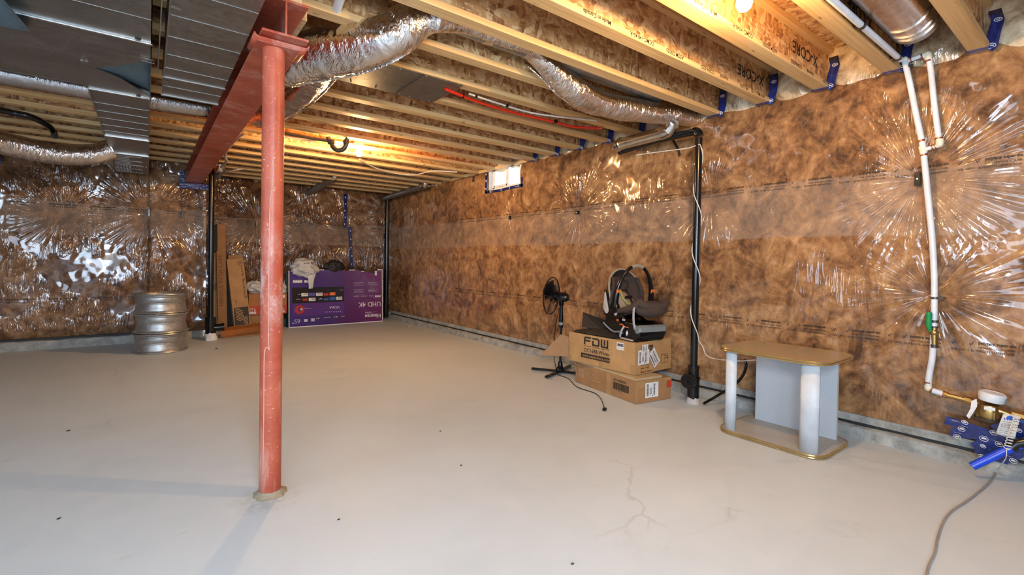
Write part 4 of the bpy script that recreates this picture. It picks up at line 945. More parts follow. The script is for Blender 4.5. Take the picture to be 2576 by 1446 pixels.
m = MB(); text(m, '300W', onf(.30, .285)+n*.002, -YA_, XA, .062, 0, .012); text(m, '300W', onf(.82, .16)+n*.002, -YA_, XA, .062, 0, .012)
m = MB(); text(m, '300W', onf(.16, .285)+n*.0015, -YA_, XA, .082, 0, .015); text(m, '300W', onf(.60, .165)+n*.0015, -YA_, XA, .082, 0, .015)
obj('printed_text', m, 'card', t, smooth=0)
m = MB(); text(m, 'LG Sound Bar  Barra de son LG', onf(.80, .975), -YA_, XA, .048, 0, .008); text(m, 'SN5R', onf(.66, .97), -YA_, XA, .035); text(m, '300 W', onf(.22, .40), -YA_, XA, .025)
obj('printed_text', m, 'ink', t, smooth=0)
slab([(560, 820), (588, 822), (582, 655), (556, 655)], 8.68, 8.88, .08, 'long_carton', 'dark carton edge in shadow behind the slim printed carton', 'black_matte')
tt, *_ = slab([(574, 652), (610, 650), (611, 640), (573, 642)], 8.80, 8.80, .16, 'carton_flap_box', 'brown carton top showing behind the slim printed carton', 'card2')
# orange board on the floor
a, b, c, d = at(555, 849, 2, .01), at(652, 833, 2, .01), at(650, 822, 2, .05), at(554, 834, 2, .06)
t = thing('flat_carton', 'orange-brown folded carton lying flat under the leaning cartons', 'box', tuple(a))
obj('board', MB().add([a, b, b+V((.05, .24, .03)), a+V((.06, .26, .03)), a+V((0, 0, .085)), b+V((0, 0, .075)), b+V((.05, .24, .10)), a+V((.06, .26, .11))], [(0, 3, 2, 1), (4, 5, 6, 7), (0, 1, 5, 4), (1, 2, 6, 5), (2, 3, 7, 6), (3, 0, 4, 7)]), 'orange_card', t, smooth=0, bevel=.003)
a = at(560, 852, 2, .0); b = at(712, 838, 2, .0)
t = thing('flat_carton', 'thin brown cardboard sheet lying on the floor behind the red post', 'box', tuple(a)); d = (b-a); m = MB().add([a+V((0, 0, .004)), b+V((0, 0, .004)), b+V((.0, .25, .004)), a+V((.1, .30, .004)), a+V((0, 0, .014)), b+V((0, 0, .02)), b+V((.0, .25, .03)), a+V((.1, .30, .014))], [(0, 3, 2, 1), (4, 5, 6, 7), (0, 1, 5, 4), (1, 2, 6, 5), (2, 3, 7, 6), (3, 0, 4, 7)]); obj('board', m, 'card2', t, smooth=0)
# shoe boxes behind the post
def carton(name, lab, lo, hi, mat, rz=0, cat='box'):
    t = thing(name, lab, cat, (lo[0], lo[1], lo[2]), rz); obj('body', MB().box((0, 0, 0), (hi[0]-lo[0], hi[1]-lo[1], hi[2]-lo[2])), mat, t, smooth=0, bevel=.004, local=True); return t
xL, xR = at(628, 820, 1, 8.55).x, at(720, 820, 1, 8.55).x
t = carton('stacked_carton', 'brown carton low behind the red post under the orange box', (xL, 8.55, .0), (xR-.04, 8.92, .235), 'card2')
t = carton('printed_box', 'orange box with red lower band behind the red post', (xL-.02, 8.52, .237), (xR, 8.90, .57), 'orange_card')
w = xR-xL+.02
obj('red_band', MB().box((.0, -.002, .004), (w, 0, .14)), 'red_print', t, smooth=0, local=True)
m = MB().box((w-.17, -.004, .26), (w-.03, -.002, .31)); m.box((w-.14, -.004, .18), (w-.07, -.002, .235)); obj('sticker', m, 'paper', t, smooth=0, local=True)
for cx in (.05, w-.09):
    m = MB()
    for q in range(6): m.tube([V((cx+.052*cos(pi*q/6), -.004, .055+.052*sin(pi*q/6))), V((cx+.052*cos(pi*(q+1)/6), -.004, .055+.052*sin(pi*(q+1)/6)))], .004, 4)
    m.box((cx-.055, -.005, .018), (cx+.055, -.003, .05)); m.tube([V((cx, -.004, .05)), V((cx, -.004, .10))], .003, 4); m.tube([V((cx-.03, -.004, .05)), V((cx-.03, -.004, .09))], .003, 4); m.tube([V((cx+.03, -.004, .05)), V((cx+.03, -.004, .09))], .003, 4)
    obj('printed_emblem', m, 'paper', t, smooth=0, local=True)
def bag(nm, lab, c, r, mat, seed, cat='bag', amp=.35):
    t = thing(nm, lab, cat, tuple(V(c)-V((0, 0, r[2]))))
    def f(d): return 1 + amp*ns(d.x*2.1+seed, d.y*2.1, d.z*2.1) + amp*.5*abs(ns(d.x*5+seed, d.y*5, d.z*5)) - amp*.2*abs(ns(d.x*11, d.y*11+seed, d.z*11))
    obj('sheet', MB().ball(c, r, nu=56, nv=36, fn=f), mat, t, smooth=50); return t
c = at(640, 722, 1, 8.7); bag('plastic_bag', 'crumpled pale plastic bag on the orange box left of the post', tuple(c+V((.02, 0, -.01))), (.15, .12, .10), 'bag_white', 5)
c = at(706, 728, 1, 8.7); bag('plastic_bag', 'crumpled pale plastic bag on the orange box right of the post', tuple(c), (.12, .12, .10), 'bag_white', 9)
# ------------------------------------------------------------------ purple TV carton (stands upside down)
P0 = at(726, 825, 2, 0); P1 = at(963, 808, 2, 0); TW = (P1-P0).length; TH = .975; TD = .16
ang = math.atan2(P1.y-P0.y, P1.x-P0.x)
t = thing('tv_carton', 'large purple flat television carton standing upside down at the far wall', 'box', tuple(P0), ang)
LEAN = Matrix.Rotation(R(-2.5), 4, 'X')
def lb(mb, name, mat, **k): mb.v = [LEAN @ v for v in mb.v]; return obj(name, mb, mat, t, local=True, **k)
rnd = random.Random(3); top = []
def topz(x):
    return TH
m = MB()
xs = [0, .10, .19, .30, .33, .47, .56, .66, .70, .76, .80, .90, .94, 1.02, 1.12, 1.22, 1.36, 1.50, 1.56, 1.60, TW]
zs = [.945, .955, .93, .90, .955, .945, .965, .965, .935, .965, .93, .96, .925, .962, .965, .95, .92, .905, .965, .97, .975]
poly = [V((0, 0, 0)), V((TW, 0, 0))] + [V((x, 0, z)) for x, z in reversed(list(zip(xs, zs)))]
m.prism(poly, (0, .006, 0)); lb(m, 'front_panel', 'purple', smooth=0)
m = MB(); m.box((0, .006, 0), (.006, TD, .93)); m.box((TW-.006, .006, 0), (TW, TD, .97)); m.box((0, TD-.006, 0), (TW, TD, .93)); m.box((0, .006, 0), (TW, TD, .006)); lb(m, 'side_panels', 'teal', smooth=0)
m = MB(); e = .014
m.box((0, -.003, 0), (e, -.0005, .945)); m.box((TW-e, -.003, 0), (TW, -.0005, .975)); m.box((0, -.003, 0), (TW, -.0005, e)); m.box((TW-.10, -.003, .962), (TW, -.0005, .975))
for a, b, z in ((.47, .58, .955), (.70, .77, .955), (1.02, 1.12, .955), (1.24, 1.30, .93), (.16, .24, .925)): m.box((a, -.003, z), (b, -.0005, z+.012))
for a, b, z in ((.17, .20, .85), (.21, .26, .87), (1.50, 1.54, .86)): m.box((a, -.0035, z), (b, -.001, z+.012 if a < 1 else z+.08))
lb(m, 'white_border', 'paper', smooth=0)
u_, d_ = (-1, 0, 0), (0, 0, -1)   # upside-down print
def tx(mb, s, x, z, sz, **k): text(mb, s, (x, 0, z), u_, d_, sz, off=.004, **k)
m = MB()
tx(m, 'Hisense', 1.615, .145, .098, bold=.022); tx(m, 'VIDAA', 1.44, .195, .045); tx(m, 'powered by', 1.53, .190, .016)
tx(m, 'UHD 4K', 1.615, .372, .125, bold=.006, sx=.95)
tx(m, '65"', .185, .135, .10, bold=-.004, sx=1.)
for i in range(4):
    for j in range(3): m.box((1.10+.27*(i % 2), -.004, .56+.125*(i//2)+.022*j), (1.10+.27*(i % 2)+(.20, .14, .19)[j], -.0035, .563+.125*(i//2)+.022*j))
m.box((1.50, -.004, .455), (1.61, -.0035, .492)); tx(m, 'YouTube', 1.48, .49, .026); tx(m, 'prime video', 1.35, .49, .024); tx(m, 'Disney+', 1.20, .495, .030)
tx(m, 'Dolby', .93, .145, .026); tx(m, 'dts X', .81, .145, .034, bold=.01); tx(m, 'Bluetooth', .68, .145, .028); tx(m, 'HDR', .50, .14, .03); tx(m, 'WiFi', .30, .13, .024)
m.box((.36, -.004, .085), (.385, -.0035, .135)); m.box((.395, -.004, .085), (.415, -.0035, .135)); m.box((.245, -.004, .085), (.30, -.0035, .13))
m.box((.07, -.004, .745), (.215, -.0035, .79)); m.box((.25, -.004, .745), (.365, -.0035, .785))
lb(m, 'printed_text', 'paper', smooth=0)
m = MB(); 
text(m, 'Works with', (.19, 0, .785), u_, d_, .022, off=.006); text(m, 'Google', (.35, 0, .785), u_, d_, .022, off=.006); text(m, 'NETFLIX', (1.60, 0, .488), u_, d_, .024, off=.006, bold=.01)
lb(m, 'printed_text', 'ink', smooth=0)
m = MB().box((.055, -.0035, .19), (.925, -.002, .665)); lb(m, 'screen_picture', 'screen_dark', smooth=0)
m = MB().box((.058, -.0042, .19), (.922, -.0032, .40)); lb(m, 'screen_glow', 'violet_glow', smooth=0)
m = MB(); 
tiles = [(.20, .515, .11, .055, 'paper'), (.325, .515, .10, .055, 'tile_blue'), (.44, .515, .11, .055, 'paper'), (.57, .515, .08, .04, 'tile_red'), (.67, .515, .10, .055, 'orange'), (.22, .44, .08, .04, 'tile_red'), (.32, .43, .11, .055, 'paper'), (.57, .435, .08, .035, 'tile_blue2'), (.67, .435, .10, .055, 'tile_blue2'), (.785, .435, .105, .055, 'paper')]
MT['tile_blue'] = plain('tile_violet_print', (.10, .09, .35)); MT['tile_blue2'] = plain('tile_blue_print', (.03, .12, .42)); MT['tile_red'] = plain('tile_red_print', (.45, .03, .02))
for x, z, w_, h_, mm in tiles: lb(MB().box((x, -.006, z), (x+w_, -.0042, z+h_)), 'app_tile', mm, smooth=0)
m = MB(); 
for x, z, s in ((.30, .56, 'plex'), (.54, .56, 'deezer'), (.42, .475, 'RED'), (.885, .48, 'KIDS')): text(m, s, (x, 0, z-.0), u_, d_, .032, off=.0065, bold=.015)
lb(m, 'printed_text', 'ink', smooth=0)
m = MB(); text(m, 'VIDAA', (.845, 0, .325), u_, d_, .062, off=.005); text(m, 'TV in motion', (.36, 0, .318), u_, d_, .022, off=.005); text(m, 'tv+', (.54, 0, .475), u_, d_, .045, off=.005, bold=.01); text(m, 'YT', (.74, 0, .555), u_, d_, .038, off=.0075, bold=.01); text(m, 'Movies', (.90, 0, .61), u_, d_, .02, off=.005); text(m, 'Apps', (.185, 0, .555), u_, d_, .02, off=.005); text(m, 'Netflix', (.185, 0, .475), u_, d_, .024, off=.005)
for i in range(8): m.box((.585+.038*i, -.0052, .225), (.597+.038*i, -.0045, .237))
lb(m, 'printed_text', 'paper', smooth=0)
m = MB().lathe([(0, 0), (.017, 0)], Matrix.Translation((.20, -.0055, .30)) @ Matrix.Rotation(pi/2, 4, 'X'), 16); lb(m, 'printed_dot', 'paper', smooth=0)
m = MB().lathe([(.03, 0), (.075, 0)], Matrix.Translation((.175, -.005, .295)) @ Matrix.Rotation(pi/2, 4, 'X'), 24); lb(m, 'printed_ring', 'tile_red', smooth=0)
m = MB().box((.0, -.004, .80), (.23, -.0005, .94)); 
# bags in and over the carton
c = at(770, 672, 1, 8.50); t2 = bag('plastic_bag', 'white printed grocery bag slumped over the top of the purple carton', (c.x-.03, c.y, c.z-.01), (.20, .13, .145), 'bag_white', 2)
q = at(775, 705, 1, 8.44); 
def tail(u, v):
    s = (v-.5)*.14*(1-u*.55); return V((q.x+.06+s-.02*u+.01*ns(u*4, v*3), 8.455-.012*sin(v*pi)-.02-.0*u+.012*ns(u*5, v*6, 2), q.z+.16-.30*u))
obj('bag_tail', MB().grid(tail, 14, 8), 'bag_white', t2, smooth=60, solid=.004)
m = MB(); w_ = lambda p: p
rs_ = random.Random(21)
for i in range(13): m.obox((c.x-.075+.0125*i, c.y-.125+.0007*i, c.z+.058+.012*rs_.random()+.001*i), (.0022+.003*rs_.random(), 0, .002*rs_.random()), (0, .001, 0), (0, 0, .006+.010*rs_.random()))
for i in range(5): m.obox((c.x+.085+.004*rs_.random(), c.y-.105, c.z-.02-.022*i), (.008, 0, 0), (0, .001, 0), (0, 0, .004+.004*rs_.random()))
stuff(obj('printed_marks', m, 'ink', t2, smooth=0))
c = at(843, 668, 1, 8.56); bag('black_bag', 'black bag sticking out of the top of the purple carton', tuple(c+V((0, .03, -.02))), (.17, .09, .11), 'black_matte', 12, amp=.25)
# ------------------------------------------------------------------ two cartons by the right wall
A, B_, = at(1600, 1018, 2, 0), at(1447, 960, 2, 0)
a2 = math.atan2((B_-A).y, (B_-A).x) - pi/2     # local x across, local y along
def tape_piece(t, lo, hi): obj('packing_tape', MB().box(lo, hi), 'tape_clear', t, smooth=0, local=True)
L, Wd, H = (B_-A).length, .40, .190
t = thing('brown_carton', 'brown unopened shipping carton on the floor beneath the lettered carton', 'box', tuple(A), a2); a2r = a2
obj('body', MB().box((0, 0, 0), (Wd, L, H)), 'card2', t, smooth=0, bevel=.006, local=True)
tape_piece(t, (-.0012, L*.38, 0), (0, L*.38+.055, H)); tape_piece(t, (0, -.0012, H-.055), (Wd, 0, H))
# printing on the long side: face x=0, reading towards -y
LX, LY = (0, -1, 0), (0, 0, 1)
m = MB(); text(m, 'HV10438DK', (0, L*.335, H*.73), LX, LY, .030, 0, .02); 
rb = random.Random(4); y = L*.335
while y > L*.335-.185: w_ = rb.uniform(.002, .006); m.box((-.0025, y-w_, H*.36), (-.0015, y, H*.68)); y -= w_+rb.uniform(.002, .006)
text(m, '2 1 0 7 3 0', (0, L*.29, H*.27), LX, LY, .016)
obj('printed_text', m, 'ink', t, smooth=0, local=True)
m = MB()
for i, j in ((0, 0), (1, 0), (0, 1), (1, 1)):
    y = L*.94-.045*i; z = H*.36+.045*j; m.box((-.0025, y-.036, z), (-.0015, y, z+.003)); m.box((-.0025, y-.036, z+.033), (-.0015, y, z+.036)); m.box((-.0025, y-.003, z), (-.0015, y, z+.036)); m.box((-.0025, y-.036, z), (-.0015, y-.033, z+.036)); m.box((-.0025, y-.022, z+.008), (-.0015, y-.014, z+.028))
for i, s in enumerate(('CAUTION HEAVY', 'ATTENTION LOURD', 'CUIDADO PESADO FRAGIL', 'team lift only')): text(m, s, (0, L*.80, H*.63-.024*i), LX, LY, .017 if i < 3 else .012)
obj('printed_text', m, plain('faint_white_print', (.55, .38, .25), .8), t, smooth=0, local=True)
FX, FY = (1, 0, 0), (0, 0, 1)
def ship_label(t, x, z, w_, h_, seed, rot=0, y=-.002, tape=True):
    Rm = Matrix.Translation((x, y, z)) @ Matrix.Rotation(-rot, 4, 'Y')
    o = obj('shipping_label', MB().box((0, -.001, 0), (w_, 0, h_), mat=Rm), 'paper', t, smooth=0, local=True)
    m = MB(); r_ = random.Random(seed); zz_ = h_*.12
    while zz_ < h_*.88: th = r_.uniform(.0012, .0035); m.box((w_*.10, -.002, zz_), (w_*.24, -.0013, zz_+th), mat=Rm); m.box((w_*.62, -.002, zz_), (w_*.74, -.0013, zz_+th), mat=Rm); zz_ += th+r_.uniform(.001, .003)
    for i in range(4): m.box((w_*(.34+.05*i), -.002, h_*.2), (w_*(.355+.05*i), -.0013, h_*r_.uniform(.5, .85)), mat=Rm)
    m.box((w_*.53, -.002, h_*.08), (w_*.58, -.0013, h_*.16), mat=Rm)
    obj('barcode', m, 'ink', o, smooth=0, local=True)
ship_label(t, Wd*.245, H*.22, .148, .125, 3)
obj('red_sticker', MB().box((Wd-.055, -.0025, H*.55), (Wd+.0015, -.0012, H*.86)), 'red_print', t, smooth=0, local=True)
Hb = H+.012
t = thing('foam_board', 'pale foam sheet sandwiched between the two cartons', 'board', (A.x, A.y, H+.001), a2r)
obj('board', MB().box((.006, .01, 0), (.30, L-.03, .018)), 'board_edge', t, smooth=0, local=True)
zb = H+.021; A2_ = at(1598, 945, 2, zb); B2_ = at(1430, 905, 2, zb); L2 = (B2_-A2_).length; a3 = math.atan2((B2_-A2_).y, (B2_-A2_).x)-pi/2
C2_ = at(1694, 926, 2, zb); W2 = (C2_-A2_).length*.98; H2 = .275
t = thing('kraft_carton', 'lettered kraft carton carrying the car seat, stacked on a plain brown carton', 'box', tuple(A2_), a3); tbx = t
m = MB(); th = .004
for lo, hi in (((0, 0, 0), (W2, L2, th)), ((0, 0, 0), (th, L2, H2)), ((W2-th, 0, 0), (W2, L2, H2)), ((0, 0, 0), (W2, th, H2)), ((0, L2-th, 0), (W2, L2, H2)), ((0.004, 0.004, H2-.014), (W2-.004, L2-.004, H2-.01))): m.box(lo, hi)
obj('body', m, 'card', t, smooth=0, bevel=.0015, local=True)
obj('flap', MB().add([(W2, .01, H2), (W2, L2*.3, H2), (W2*.62, L2*.3, H2-.004), (W2*.58, .01, H2-.004)], [(0, 1, 2, 3)]), 'card', t, smooth=0, local=True, solid=.004)
obj('flap', MB().add([(0, L2, H2-.05), (0, L2, H2*.12), (-.17, L2+.22, H2*.10), (-.05, L2+.06, H2-.03)], [(0, 1, 2, 3)]), 'card2', t, smooth=0, local=True, solid=.004)
tape_piece(t, (-.0012, L2*.44, 0), (0, L2*.44+.055, H2*.30)); tape_piece(t, (-.0012, 0, 0), (0, .05, .085)); tape_piece(t, (-.0012, L2-.04, 0), (0, L2, .05)); tape_piece(t, (W2*.42, -.0012, H2*.42), (W2*.42+.02, 0, H2))
m = MB()
# block letters F D W, reading towards -y on the x=0 face
def blk(y0, z0, rects, s, hh):
    for a, b, c, d in rects: m.box((-.0025, y0-c*s, z0+b*hh), (-.0012, y0-a*s, z0+d*hh))
z0_, hh, s_ = H2*.66, H2*.27, .086; y0 = L2*.745
blk(y0, z0_, [(0, 0, .2, .85), (.08, .8, 1, 1), (.2, .42, .9, .62)], s_, hh); blk(y0-s_*1.18, z0_, [(0, 0, .2, .62), (0, .8, .85, 1), (.8, .1, 1, .9), (0, 0, .9, .2)], s_, hh)
blk(y0-s_*2.36, z0_, [(0, .08, .2, 1), (.4, .30, .6, 1), (.8, 0, 1, 1), (.08, 0, 1, .2)], s_, hh)
text(m, 'TOP QUALITY   CONSISTENT   GUARANTEED', (0, y0, H2*.60), LX, LY, .0148, 0, .012); text(m, 'OC1688-White', (0, y0-.0, H2*.42), LX, LY, .050, 0, .014, sx=.93)
obj('printed_text', m, 'ink', t, smooth=0, local=True)
obj('printed_banner', MB().box((-.002, L2*.35, H2*.21), (-.001, L2*.79, H2*.365)), 'ink', t, smooth=0, local=True)
m = MB(); text(m, 'www.paylesshere.com', (0, L2*.765, H2*.245), LX, LY, .040, 0, .004, sx=.9, off=.003); obj('printed_text', m, 'card', t, smooth=0, local=True)
m = MB()
o = obj('sticker', MB().box((-.0025, L2*.155, H2*.70), (-.001, L2*.255, H2*.93)), 'paper', t, smooth=0, local=True); y = L2*.245
while y > L2*.165: w_ = rb.uniform(.0015, .004); m.box((-.0035, y-w_, H2*.81), (-.0025, y, H2*.90)); y -= w_+rb.uniform(.001, .003)
text(m, '0 0 7 1 2 4', (0, L2*.24, H2*.735), LX, LY, .014, off=.0035); obj('barcode', m, 'ink', o, smooth=0, local=True)
m = MB(); 
for i, s in enumerate(('GW: 21 KG', 'NW: 19 KG', 'Made in Vietnam')): text(m, s, (W2*.14, 0, H2*.26-.030*i), FX, FY, .024, 0, .012)
m.box((W2*.155, -.002, H2*.70), (W2*.46, -.001, H2*.87)); 
for a, b, c, d in ((.70, .50, .90, .51), (.70, .22, .90, .23), (.70, .22, .705, .51), (.895, .22, .90, .51)): m.box((W2*a, -.002, H2*b), (W2*c, -.001, H2*d))
for i, s in enumerate(('White', 'OC1688', '1/1')): text(m, s, (W2*.78, 0, H2*(.43-.08*i)), FX, FY, .020, 0, .012)
obj('printed_text', m, 'ink', t, smooth=0, local=True)
m = MB(); text(m, 'bedsto Office', (W2*.26, 0, H2*.74), FX, FY, .028, 0, .0, off=.0035) if False else text(m, 'Chaice', (W2*.31, 0, H2*.745), FX, FY, .034, off=.0035); obj('printed_text', m, 'card', t, smooth=0, local=True)
ship_label(t, W2*.06, H2*.30, .155, .125, 8, y=-.003); ship_label(t, W2*.155, H2*.68, .085, .065, 5, y=-.005); ship_label(t, W2*.50, H2*.12, .10, .155, 12, rot=.62, y=-.006)
# black tray, white strip on carton
zt = zb+H2
t = thing('rubbish_bag', 'black plastic bag and sheet lying on the lettered carton under the car seat', 'bag', (A2_.x+.15, A2_.y+.5, zt), a3)
def bg(u, v):
    x = .02+(W2-.04)*v; y = .26+(L2-.27)*u; return V((x-.15, y-.5, .004+.05*sin(pi*v)**.5*sin(pi*u)**.4*(1+.8*ns(u*4, v*4, 3))+.012*ns(u*12, v*9, 6)*sin(pi*u)*sin(pi*v)))
obj('sheet', MB().grid(bg, 40, 30), 'black_matte', t, smooth=50, local=True)
obj('stiff_flap', MB().add([(-.02, -.02, .03), (-.05, .22, .05), (.05, .30, .175), (.12, -.0, .10)], [(0, 1, 2, 3)]), 'black_matte', t, smooth=0, local=True, solid=.006)
# ------------------------------------------------------------------ infant car seat on its base
SC = A2_.lerp(C2_, .5); hd_ = a3 - pi/2 - .25           # local x = toe direction
SO = V((0, 0, 0)) + A2_ + (C2_-A2_)*.47 + (B2_-A2_)*.26; SO.z = zt+.002
t = thing('car_seat', 'brown and tan infant car seat with raised handle on top of the lettered carton', 'car seat', tuple(SO), hd_)
t.scale = (.93, .98, .96); t.location += V((sin(hd_)*0-.0, .015, 0))
def K(name, mb, mat, **k): return obj(name, mb, mat, t, local=True, **k)
def profile(pts, w, y0=None, n=1): 
    m = MB(); m.prism([V((x, -w/2, z)) for x, z in pts], (0, w, 0)); return m
K('base_shell', profile([(-.27, .10), (-.24, .085), (-.12, .025), (-.02, .0), (.22, .0), (.245, .02), (.27, .07), (.275, .13), (.24, .15), (.12, .165), (.02, .155), (-.05, .175), (-.16, .20), (-.25, .19)], .30), 'black', smooth=30, bevel=.012)
K('base_front', profile([(.19, .065), (.25, .06), (.268, .075), (.285, .13), (.28, .145), (.19, .150)], .305), 'grey_plastic', smooth=30, bevel=.016)
for s in (-1, 1):
    K('base_trim', MB().tube(spline([(-.275, s*.155, .11), (-.2, s*.157, .075), (-.10, s*.157, .045), (-.03, s*.157, .055), (.03, s*.157, .05)], 6), .009, 8), 'grey_plastic')
    K('orange_trim', MB().tube(spline([(-.01, s*.158, .125), (.03, s*.160, .13), (.07, s*.160, .115), (.12, s*.158, .112)], 6), .005, 8), 'orange')
K('level_foot', MB().box((-.02, -.14, -.0), (.18, .14, .02)), 'black_matte', bevel=.005)
m = MB().box((.03, -.178, .0), (.20, -.155, .012)); K('metal_bar', m, 'label_grey', bevel=.002)
# lower shell: tub loft
SP = [(-.255, .565), (-.262, .47), (-.245, .37), (-.205, .285), (-.14, .225), (-.05, .195), (.06, .195), (.17, .225), (.255, .265), (.30, .305)]
SPL = spline([V((x, 0, z)) for x, z in SP], 5); NS = len(SPL)-1
def tub(depth, width, inset, lift=0.):
    def f(u, v):
        i = u*NS; a = int(min(i, NS-1)); p = SPL[a].lerp(SPL[a+1], i-a); tg_ = (SPL[a+1]-SPL[a]).normalized(); nn = V((-tg_.z, 0, tg_.x)); nn = -nn if nn.dot(V((.1, 0, .45))-p) < 0 else nn
        dd = depth(u); ww = width(u); s = (v-.5)*2; k = abs(s)
        return p + nn*(inset + dd*k**2.6) + V((0, ww*math.copysign(min(1, k*1.25)**.85 if k < .8 else 1+.03*(k-.8), s), 0))
    return f
dep = lambda u: .045 + .085*math.exp(-((u-.16)/.20)**2)
wid = lambda u: .105+.075*sin(pi*(.12+.80*u))
K('seat_shell', MB().grid(tub(dep, lambda u: wid(u)+.012, 0), 44, 26), 'black', smooth=60, solid=.008)
K('seat_pad', MB().grid(tub(lambda u: dep(u)+.006, wid, .022), 44, 26), 'fabric_bump', smooth=60, solid=.014)
f1 = tub(lambda u: dep(u)+.012, lambda u: wid(u)+.008, .010)
edge = [f1(u/40, 0) for u in range(41)] + [f1(1, v/12) for v in range(1, 12)] + [f1(1-u/40, 1) for u in range(41)]
K('padded_rim', MB().tube(edge, [.018 + .020*max(0, sin(pi*(i-18)/(len(edge)-36))) if 18 < i < len(edge)-18 else .014 for i in range(len(edge))], 12), 'fabric_bump', smooth=60)
# toe roll
K('foot_cushion', MB().ball((.235, 0, .285), (.095, .165, .075), nu=28, nv=18), 'fabric_bump', smooth=60)
# inner cushions
def bodyp(u, off): i = u*NS; a = int(min(i, NS-1)); p = SPL[a].lerp(SPL[a+1], i-a); tg_ = (SPL[a+1]-SPL[a]).normalized(); nn = V((-tg_.z, 0, tg_.x)); nn = -nn if nn.dot(V((.1, 0, .45))-p) < 0 else nn; return p+nn*off, tg_, nn
p, tg_, nn = bodyp(.35, .062)
def pad(c, ax, bx, nx, ra, rb_, rc): 
    m = MB().ball((0, 0, 0), 1, nu=28, nv=18); m.v = [c + ax*v.x*ra + bx*v.y*rb_ + nx*v.z*rc for v in m.v]; return m
K('back_cushion', pad(p, tg_, V((0, 1, 0)), nn, .125, .10, .040), 'tan_fabric', smooth=60)
K('cushion_piping', MB().tube([p + tg_*.122*cos(a*pi/18) + V((0, .098*sin(a*pi/18), 0)) + nn*.008 for a in range(36)], .004, 8, closed=True), 'orange')
p, tg_, nn = bodyp(.72, .05); K('seat_cushion', pad(p, tg_, V((0, 1, 0)), nn, .10, .09, .03), 'tan_fabric', smooth=60)
p, tg_, nn = bodyp(.10, .05); K('head_cushion', pad(p, tg_, V((0, 1, 0)), nn, .055, .09, .028), 'brown_fabric', smooth=60)
for s in (-1, 1):
    K('harness_strap', MB().tube([bodyp(.14, .075)[0]+V((0, s*.04, 0)), bodyp(.30, .105)[0]+V((0, s*.045, 0)), bodyp(.5, .11)[0]+V((0, s*.03, 0)), bodyp(.62, .09)[0]], .009, 8), 'lime' if s < 0 else 'black_matte')
K('chest_clip', MB().box((-.10, -.04, .36), (-.085, .04, .385)), 'black', bevel=.004)
K('buckle', MB().obox(bodyp(.62, .10)[0], (.02, 0, .01), (0, .022, 0), (-.006, 0, .012)), 'orange', bevel=.004)
# canopy hood
def hood(u, v):
    a = pi*u; lean = R(112 - 40*v); rz_ = .215+.045*sin(a); ry = .185
    c0 = V((-.125, 0, .36)); return c0 + V((0, ry*cos(a), 0)) + V((cos(lean), 0, sin(lean)))*rz_*sin(a)**.8*(1.15-.06*v)
def hood2(u, v):
    a = pi*u; lean = R(108 + 42*v); ry = .185-.03*v
    c0 = V((-.125, 0, .36)); return c0 + V((0, ry*cos(a), 0)) + V((cos(lean), 0, sin(lean)))*(.29-.03*v)*sin(a)**.75
K('canopy', MB().grid(hood2, 32, 10), 'brown_fabric', smooth=60, solid=.006)
K('canopy_band', MB().grid(lambda u, v: hood2(u, -.02+.26*v)*1.0 + (hood2(u, 0)-V((-.125, 0, .36)))*.03, 32, 4), 'tan_fabric', smooth=60, solid=.010)
K('canopy_edge', MB().tube([hood2(i/32, -.02) for i in range(33)], .009, 8), 'tan_fabric')
# handle
def hp(a): return V((-.02+.05*sin(a), .205*cos(a), .29+.385*sin(a)**.85))
ha = [hp(pi*i/36) for i in range(37)]
K('handle', MB().tube(ha, [.030-.014*min(1, sin(pi*i/36)*1.3) for i in range(37)], 14), 'black')
K('handle_grip', MB().tube([hp(pi*(14.5+i)/36) for i in range(8)], .0195, 14), 'tan_fabric')
for s in (0, 1):
    p = hp(pi*.10 if s == 0 else pi*.90); K('release_button', MB().obox(p+V((.012, 0, 0)), (.012, 0, -.004), (0, .018, 0), (.005, 0, .018)), 'orange', bevel=.004)
    sy = .205 if s == 0 else -.205
    K('handle_hub', MB().lathe([(0, -.02), (.048, -.02), (.055, -.01), (.055, .01), (.048, .02), (0, .02)], Matrix.Translation((-.03, sy*.97, .285)) @ Matrix.Rotation(pi/2, 4, 'X'), 28), 'black')
sd = -1   # side towards the camera
def sidepoly(pts, y, mat, name, th=.002): m = MB().prism([V((x, y, z)) for x, z in pts], (0, -th, 0)); return K(name, m, mat, smooth=0)
yS = -.196
sidepoly([(-.205, .235), (-.225, .26), (-.205, .41), (-.195, .425), (-.185, .41), (-.14, .27), (-.135, .235), (-.155, .215), (-.185, .215)], yS, 'label_grey', 'warning_label')
sidepoly([(-.075, .26), (.0, .26), (.005, .235), (-.005, .21), (-.03, .205), (-.045, .22), (-.05, .24)], yS, 'label_grey', 'warning_label')
for s in (-1, 1):
    m_ = profile([(-.215, .20), (-.235, .26), (-.215, .44), (-.19, .43), (-.14, .31), (-.08, .275), (.04, .275), (.10, .25), (.06, .20), (-.02, .175), (-.14, .18)], .014)
    for v in m_.v: v.y += s*.187
    K('side_shell', m_, 'black', smooth=30, bevel=.004)
sidepoly([(.015, .262), (.05, .268), (.05, .255), (.015, .249)], yS, 'paper', 'size_sticker')
for nm, pts, mt in (('brand_badge', [(.035, .185), (.07, .185), (.078, .175), (.07, .165), (.035, .165), (.027, .175)], 'label_grey'), ('lever', [(-.065, .172), (-.02, .172), (-.022, .155), (-.04, .147), (-.06, .155)], 'orange')):
    sidepoly(pts, -.158, mt, nm)
sidepoly([(-.15, .195), (-.10, .172), (-.095, .178), (-.145, .203)], -.158, 'label_grey', 'level_gauge')
sidepoly([(.085, .06), (.105, .085), (.122, .058), (.10, .030)], -.156, 'paper', 'diamond_sticker')
